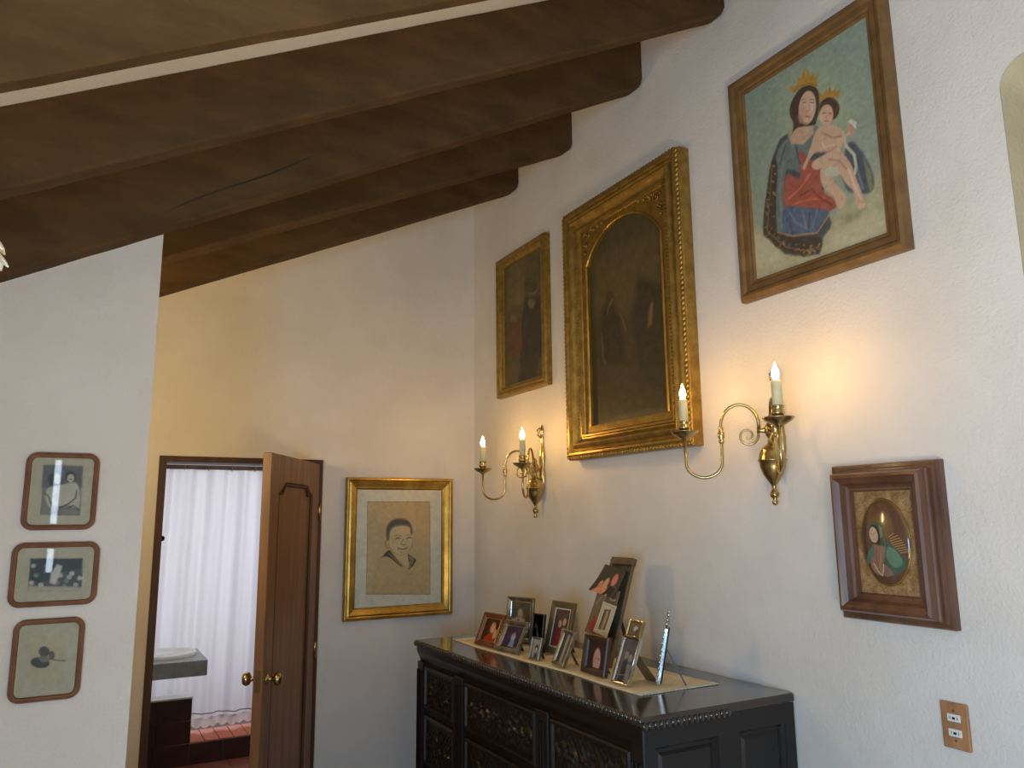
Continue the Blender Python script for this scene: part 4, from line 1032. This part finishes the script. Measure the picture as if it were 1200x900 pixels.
# drawer fronts with carved relief
def carve(u,v,W,H,seed):
    """relief height over a panel W x H (u,v in metres from the centre)"""
    h=np.zeros(u.shape)
    r=np.hypot(u,v); th=np.arctan2(v,u)
    R0=min(W,H)*.36
    h+=.010*np.exp(-(r/R0)**4)*(.55+.45*np.cos(8*th))
    h+=.008*np.exp(-(r/(R0*.25))**2)
    n=max(1,int((W/2-R0)/(H*.42)))
    for s in (-1,1):
        for k in range(n+1):
            cx=s*(R0+H*.22+k*H*.46); cy=(.12 if k%2 else -.12)*H
            if abs(cx)>W/2-H*.16: continue
            x=u-cx; y=v-cy; q=np.hypot(x,y); a=np.arctan2(y,x*s)*(1 if k%2 else -1)
            sp=np.cos(a*1.0-np.log(q/(H*.30)+.04)*4.2)
            h+=.009*np.exp(-(q/(H*.30))**4)*np.clip(sp,0,1)**.7
            h+=.006*np.exp(-(q/(H*.06))**2)
            h+=.004*np.exp(-(q/(H*.40))**6)*np.clip(np.cos(6*a+seed),0,1)
    h+=.0025*np.sin(u*210+seed)*np.sin(v*190+seed*2)*(np.abs(v)<H*.44)
    edge=np.minimum(W/2-np.abs(u),H/2-np.abs(v)); h*=np.clip(edge/.012,0,1)
    return h
def drawer(y0,y1,z0,z1,seed):
    W,H=y1-y0,z1-z0; yc,zc=(y0+y1)/2,(z0+z1)/2
    m=MB()
    # bevelled surround
    rings=[(0,CX0+.030),(0,CX0+.018),(.006,CX0+.012),(.014,CX0+.014),(.018,CX0+.024)]
    vs=[];fs=[]
    for d,x in rings: vs+=[(x,y0+d,z0+d),(x,y1-d,z0+d),(x,y1-d,z1-d),(x,y0+d,z1-d)]
    for j in range(len(rings)-1):
        for k in range(4): fs.append((j*4+k,j*4+(k+1)%4,(j+1)*4+(k+1)%4,(j+1)*4+k))
    m.add(vs,fs); dw=m.build('drawer',M['darkwood'],ch); L(dw)
    w,h=W-.036,H-.036; nu=int(w/.0042); nv=int(h/.0042)
    uu=np.linspace(-w/2,w/2,nu+1); vv=np.linspace(-h/2,h/2,nv+1); U,V=np.meshgrid(uu,vv)
    Hh=carve(U,V,w,h,seed)
    P_=np.stack([CX0+.024-Hh,yc+U,zc+V],-1).reshape(-1,3)
    vid=np.arange(P_.shape[0]).reshape(nv+1,nu+1)
    F=np.stack([vid[:-1,:-1],vid[1:,:-1],vid[1:,1:],vid[:-1,1:]],-1).reshape(-1,4)
    me=bpy.data.meshes.new('carved_panel'); me.from_pydata(P_.tolist(),[],F.tolist()); me.update()
    link('carved_panel',me,M['darkwood'],dw,True)
cols=[(CY0+.078,2.408),(2.507,3.098),(3.202,CY1-.082)]
seed=1
for (z0,z1) in ((.815,1.0),(.575,.785),(.335,.545),(.125,.305)):
    for (y0,y1) in cols:
        drawer(y0,y1,z0,z1,seed); seed+=1
# near end: stiles, rails and recessed panels
m=MB(); Y0,Y1=CY0+.008,CY0+.03
for (x0,x1) in ((CX0+.016,1.508),(1.752,1.838),(2.040,CX1)): m.box(x0,x1,Y0,Y1,.10,1.079)
for (x0,x1) in ((1.508,1.752),(1.838,2.040)):
    for (z0,z1) in ((1.02,1.079),(.52,.60),(.10,.17)): m.box(x0,x1,Y0,Y1,z0,z1)
L(m.build('end_frame',M['darkwood'],ch))
for (x0,x1) in ((1.508,1.752),(1.838,2.040)):
    for (z0,z1) in ((.60,1.02),(.17,.52)):
        mm=MB(); g_=.016
        vs=[];fs=[]
        for d,y in ((0,Y0+.002),(.006,Y0+.012),(g_,Y0+.016),(g_+.012,Y0+.007)): vs+=[(x0+d,y,z0+d),(x1-d,y,z0+d),(x1-d,y,z1-d),(x0+d,y,z1-d)]
        for j in range(3):
            for k in range(4): fs.append((j*4+k,j*4+(k+1)%4,(j+1)*4+(k+1)%4,(j+1)*4+k))
        fs.append((12,13,14,15)); mm.add(vs,fs); L(mm.build('end_panel',M['darkwood'],ch))

# ---------------------------------------------------------------- runner cloth
RZ=CZ+.0015
bm=bmesh.new(); NXr,NYr=10,90; rows=[]
def runner_x(y,t):
    wob=.010*math.sin(y*5.5)+.006*math.sin(y*13)
    a=1.598+.030*max(0,min(1,(3.5-y)/1.4))+wob*.6; b=1.965+.004*math.sin(y*7)
    return a+(b-a)*t
for j in range(NYr+1):
    y=2.135+(3.475-2.135)*j/NYr
    rows.append([bm.verts.new((runner_x(y,i/NXr),y,RZ+.0012+.0012*math.sin(y*23+i)*math.sin(i*1.3))) for i in range(NXr+1)])
for j in range(NYr):
    for i in range(NXr): bm.faces.new((rows[j][i],rows[j][i+1],rows[j+1][i+1],rows[j+1][i]))
me=bpy.data.meshes.new('table_runner'); bm.to_mesh(me); bm.free()
ru=tag(link('table_runner',me,M['cloth'],None,True),'long cream cloth runner with lace ends on top of the dark chest','runner')
md=ru.modifiers.new('solid','SOLIDIFY'); md.thickness=.0012; md.offset=-1
for sgn,ye in ((-1,2.137),(1,3.473)):
    m=MB(); x0,x1=runner_x(ye,0),runner_x(ye,1); n_=24
    for i in range(n_):
        a=x0+(x1-x0)*i/n_; b=x0+(x1-x0)*(i+1)/n_; c=(a+b)/2; w_=(b-a)/2
        poly=[(a,ye),(b,ye)]+[(c+w_*math.cos(PI*k/6),ye+sgn*(.026+.014*math.sin(PI*k/6))) for k in range(0,7)]
        m.prism(poly,'z',RZ,RZ+.0026)
    o=m.build('lace_edge',M['lace'],ru); o['label']='white scalloped lace end'

# ---------------------------------------------------------------- framed photographs on the chest
SZ=RZ+.0036
def stand(label,p0,ang,w,h,lean,border,mat,photo,strut=True,depth=.012,cat='picture frame',name='photo_frame',inner=None,base=(80,70,60),prof=None,r=0.0,open_angle=.16):
    """p0 = world xy of the left base corner as seen; ang = direction of the base line in degrees"""
    a=math.radians(ang); cx=p0[0]+.5*w*math.cos(a); cy=p0[1]+.5*w*math.sin(a)
    # base line direction is local +X; back side is local +Y
    g=thing(name,label,cat,(cx,cy,SZ),(-math.radians(lean),0,a),'framed photographs on the carved chest')
    d=depth
    prof=prof or [(0,0),(0,d),(border*.25,d*1.15),(border*.6,d),(border*.9,d*.7),(border,d*.45)]
    moulding('frame',w,h,prof,mat,g,r=r,n=4)
    MB().box(-w/2+.002,w/2-.002,-.003,0,.002,h-.002).build('backing',M['black_velvet'],g)
    pw,ph=w-2*border+.002,h-2*border+.002
    if inner: moulding('slip',pw,ph,[(0,d*.5),(.003,d*.6),(.005,d*.45)],inner,g).location=(0,0,border-.001)
    painting('photo',pw,ph,border-.001,.0045,40,photo,base,1.0,M['photo'],g,noise=5,seed=int(w*1e4))
    if strut:
        L_=math.radians(lean); hh=h*.62; back=(0,0.002,hh)
        # foot on the surface: world offset forward of base by s
        zz=hh*math.cos(L_); s=hh*math.sin(L_)+h*open_angle+.02
        # convert world (y=s,z=0) into the tilted local frame
        fy=s*math.cos(L_); fz=s*math.sin(L_)
        t=Vector((0,fy,fz)); b=Vector(back); sw=min(.02,w*.2)
        mm=MB(); n_=(t-b).normalized(); pn=Vector((0,-n_.z,n_.y))*.0015
        vs=[]
        for p,wd in ((b,sw*.6),(t,sw)):
            for sx,sn in ((-1,-1),(1,-1),(1,1),(-1,1)): vs.append(tuple(p+Vector((sx*wd/1.6,0,0))+pn*sn))
        mm.add(vs,[(0,1,2,3),(7,6,5,4),(0,4,5,1),(1,5,6,2),(2,6,7,3),(3,7,4,0)]); mm.build('strut',M['dark_frame'],g)
    return g

def P_(c,soft,*pts): return ('P',c,soft,0,list(pts))
def E_(c,soft,cx,cy,rx,ry): return ('P',c,soft,0,[(cx+rx*math.cos(i*PI/5),cy+ry*math.sin(i*PI/5)) for i in range(10)])
PORTRAIT=[E_((96,58,34),40,560,330,230,260),E_((222,158,116),40,600,350,150,200),P_((176,52,34),40,(250,720),(450,560),(800,600),(900,900),(200,900)),E_((214,150,112),30,820,560,110,180)]
BLUE=[P_((66,48,70),60,(0,0),(1000,0),(1000,900),(0,900)),P_((120,150,170),50,(300,1300),(380,800),(560,450),(700,600),(760,900),(520,1300)),E_((150,176,190),40,560,420,120,150),E_((170,120,104),30,560,330,70,90)]
GREY=[P_((120,112,96),60,(100,1400),(300,500),(500,300),(760,600),(900,1400)),E_((170,160,140),40,480,420,120,160)]
PAIRPH=[P_((140,52,44),50,(100,1800),(200,900),(420,700),(620,1000),(560,1800)),E_((200,160,130),30,420,620,110,150),E_((196,156,128),30,700,520,110,150),P_((160,150,128),50,(560,1800),(600,760),(860,760),(900,1800))]
FACE=[P_((58,38,34),60,(0,0),(1000,0),(1000,1400),(0,1400)),E_((196,150,134),50,540,620,220,420),P_((150,104,96),40,(350,1300),(450,900),(700,900),(850,1300)),E_((120,80,70),20,470,560,50,25),E_((120,80,70),20,640,560,50,25)]
GROUP=[P_((96,86,80),60,(0,0),(1000,0),(1000,2600),(0,2600)),E_((150,132,118),40,320,700,150,170),E_((158,140,122),40,650,800,150,170),P_((62,54,52),50,(100,2400),(200,950),(480,900),(560,2400)),P_((132,124,114),40,(560,2400),(560,1050),(860,1050),(900,2400)),('S',(150,140,126),20,30,[(150,1600),(850,1500)]),('S',(60,52,50),20,30,[(300,1700),(280,2300)]),('S',(60,52,50),20,30,[(600,1700),(620,2300)])]
STRIPE=[P_((70,58,52),40,(0,0),(300,0),(340,2200),(0,2200)),P_((170,160,142),60,(420,0),(640,0),(620,2200),(380,2200)),E_((110,92,76),50,780,900,120,500)]
TINYP=[E_((30,26,24),40,520,800,220,300),E_((190,176,150),40,500,900,130,190),P_((60,54,50),40,(250,1900),(380,1200),(650,1200),(780,1900))]

stand('red-brown wooden photo frame with portrait, farthest left on the runner',(1.626,3.302),-83,.165,.149,24,.022,M['red_wood'],PORTRAIT,inner=M['gold'],base=(66,42,30))
stand('silver beaded photo frame standing upright behind the red-brown and pewter frames',(1.785,3.30),-72,.165,.205,6,.020,M['pewter'],GREY,base=(92,82,66),inner=M['silver'])
B=stand('ornate pewter photo frame with bluish picture, in front of red-brown frame',(1.626,3.105),-80,.158,.139,29,.022,M['pewter'],BLUE,base=(60,46,62),inner=M['silver'])
m=MB()
for k in range(-3,4): m.blob((k*.013,-.008,.139+.012*(1-abs(k)/3.6)),(.008,.005,.010),6,5)
for k in range(9):
    for sx in (-1,1): m.blob((sx*.074,-.015,.01+k*.0145),(.005,.004,.006),6,4)
m.build('crest_ornament',M['pewter'],B,True)['kind']='stuff'
stand('narrow black frame with glossy glass, behind the tiny grey frame',(1.722,2.965),-80,.078,.165,8,.008,M['black'],[P_((34,36,36),30,(0,0),(1000,0),(1000,2400),(0,2400)),('S',(70,80,80),40,160,[(500,500),(520,2000)])],base=(30,32,32),open_angle=.03)  # the paler stroke is a glass reflection painted on the dark print
bpy.data.objects['photo_frame.003'].children[0]
MB().box(-.031,.031,-.0095,-.009,.008,.157).build('glass_pane',M['glass'],bpy.data.objects['photo_frame.003'])
stand('tiny grey photo frame standing alone at the front edge of the runner',(1.644,2.839),-75,.058,.088,16,.008,M['pewter'],TINYP,base=(150,140,122))
stand('tall olive-brown photo frame with pale inner edge, couple in red, middle back',(1.786,2.955),-85,.160,.217,15,.028,M['olive_wood'],PAIRPH,inner=M['paper'],base=(96,72,56))
stand('narrow ribbed pewter frame seen at a slant before the olive-brown frame',(1.672,2.703),-98,.108,.139,24,.016,M['pewter'],STRIPE,base=(112,96,82))
stand('dark brown wooden photo frame with close-up face, front middle of the runner',(1.689,2.519),-90,.152,.138,11,.024,M['dark_frame'],FACE,base=(58,38,34),prof=[(0,0),(0,.014),(.004,.018),(.012,.016),(.018,.012),(.024,.006)])

# tall multi-photo easel frame with loose prints tucked on it
T=stand('tallest olive wooden photo stand with loose prints tucked on it, near the middle',(1.807,2.655),-89,.150,.415,19,.016,M['olive_wood'],
  [P_((74,64,52),60,(0,0),(1000,0),(1000,3000),(0,3000)),P_((96,86,66),40,(100,1200),(900,1200),(900,1900),(100,1900)),('S',(150,134,96),20,60,[(150,1500),(250,1250),(500,1200)]),P_((150,62,56),40,(80,2300),(300,2000),(420,2500),(250,2700)),P_((110,100,80),40,(500,1300),(700,1250),(800,1700),(450,1700))],base=(70,60,46),open_angle=.12)
T['group']='framed photographs on the carved chest'
MB().box(-.062,.078,-.022,.004,.395,.424,.003).build('top_cap',M['olive_wood'],T)
# curled colour print
def print_sheet(label,wd,hd,loc,rot,curl,art,base,k=1.0,grp='loose prints tucked on the tall photo stand'):
    """sheet curling forward at its lower left; origin bottom centre, world placement copies the stand's tilt"""
    o=painting('loose_print',wd,hd,0,0,44,art,base,k,M['photo'],None,noise=4)
    me=o.data
    for v in me.vertices:
        t=1-v.co.z/hd; s=.5-v.co.x/wd
        v.co.y-=curl*(t*t*.7+.5*t*s*s)
    me.update()
    md=o.modifiers.new('solid','SOLIDIFY'); md.thickness=.0008; md.offset=1
    o.location=loc; o.rotation_euler=rot
    return tag(o,label,'photo',grp)
bpy.context.view_layer.update()
TM=T.matrix_basis
def onT(x,y,z): return TM@Vector((x,y,z))
WED=[P_((62,56,40),60,(0,0),(1000,0),(1000,1200),(0,1200)),P_((226,140,100),40,(0,1150),(80,820),(260,600),(470,520),(600,700),(500,1100),(300,1200)),E_((222,160,124),30,420,470,90,150),E_((214,120,110),30,690,330,110,180),P_((34,28,24),30,(470,900),(640,520),(860,560),(800,1000),(560,1150)),P_((206,196,170),30,(520,1150),(640,760),(720,760),(620,1150)),E_((200,130,100),30,250,560,80,120)]
def w2(lab,wd,hd,x,y,z,yaw,roll,curl,art,base,k=1.0):
    e=T.rotation_euler
    return print_sheet(lab,wd,hd,onT(x,y,z),(e.x,roll,e.z+yaw),curl,art,base,k)
w2('curled colour print of laughing couple, tucked at the top of the tall stand',.150,.120,-.035,-.020,.262,-.05,.12,.034,WED,(58,52,38))
COLL=[P_((118,104,78),60,(0,0),(1000,0),(1000,1400),(0,1400)),('S',(150,138,104),20,50,[(120,500),(260,200),(420,160),(380,420)]),P_((160,66,58),40,(30,1200),(200,800),(380,900),(330,1250)),P_((110,96,74),50,(450,100),(900,150),(820,500),(480,480)),('S',(170,156,120),20,40,[(520,120),(700,300),(900,260)]),P_((120,100,76),50,(500,650),(900,650),(850,1100),(480,1200))]
w2('darker loose print showing below the curled print on the tall stand',.142,.185,-.022,-.030,.105,0,.06,.010,COLL,(112,98,72))
CARD=[P_((120,100,78),10,(260,260),(700,200),(720,1000),(250,1060)),('S',(60,50,42),8,50,[(300,300),(290,900)]),('S',(178,150,122),20,150,[(520,350),(500,950)]),('S',(150,140,112),10,20,[(120,80),(900,90)]),('S',(150,140,112),10,20,[(850,150),(830,1200)]),('S',(150,140,112),10,20,[(110,150),(120,1200)])]
w2('cream-bordered card with a small photo, lower right front of the tall stand',.100,.122,.028,-.052,.108,-.1,.10,.004,CARD,(206,194,160))

# gold and silver frame with a small upper picture
J=stand('tall gold-edged silver photo frame with small upper picture, right part of the runner',(1.669,2.298),-91,.092,.160,22,.008,M['silver'],GROUP,base=(96,86,80),strut=False,depth=.014)
u_=moulding('upper_frame',.078,.058,[(0,0),(0,.012),(.003,.014),(.006,.010),(.007,.005)],M['brass'],J); u_.location=(-.002,0,.162)
painting('upper_photo',.066,.046,0,.004,24,[E_((190,180,170),30,480,330,170,150),E_((90,70,66),30,620,480,120,120)],(120,96,70),1,M['photo'],J).location=(-.002,0,.168)
MB().box(-.034,.034,-.003,0,.164,.218).build('upper_backing',M['black_velvet'],J)
MB().tube([(-.046,-.014,.0),(-.046,-.014,.155),(-.036,-.013,.162),(.036,-.013,.162),(.046,-.014,.155),(.046,-.014,0)],.0035,8).build('rim_rod',M['silver'],J,True)
MB().add([(-.028,.002,.115),(.028,.002,.115),(.034,.118,.046),(-.034,.118,.046),(-.028,.006,.115),(.028,.006,.115),(.034,.122,.046),(-.034,.122,.046)],
   [(0,1,2,3),(4,7,6,5),(0,4,5,1),(1,5,6,2),(2,6,7,3),(3,7,4,0)]).build('strut',M['olive_wood'],J)

# silver ornate frame nearly edge-on with crest
K=stand('ornate silver crested frame turned almost edge-on, nearest the right end of the runner',(1.812,2.215),-137,.062,.190,11,.010,M['silver'],GREY,base=(110,104,96),strut=True,depth=.010,open_angle=.22)
m=MB()
for k_ in range(9):
    for sx in (-1,1): m.blob((sx*.031,-.012,.012+k_*.021),(.004,.004,.0075),7,5)
m.blob((0,-.008,.197),(.020,.006,.012),8,6); m.blob((-.016,-.008,.203),(.009,.006,.010),8,6); m.blob((.016,-.008,.203),(.009,.006,.010),8,6)
m.blob((0,-.008,.216),(.012,.006,.012),8,6); m.blob((0,-.008,.232),(.006,.005,.010),8,6); m.blob((0,-.008,.243),(.004,.004,.005),6,5)
m.build('crest_ornament',M['silver'],K,True)['kind']='stuff'
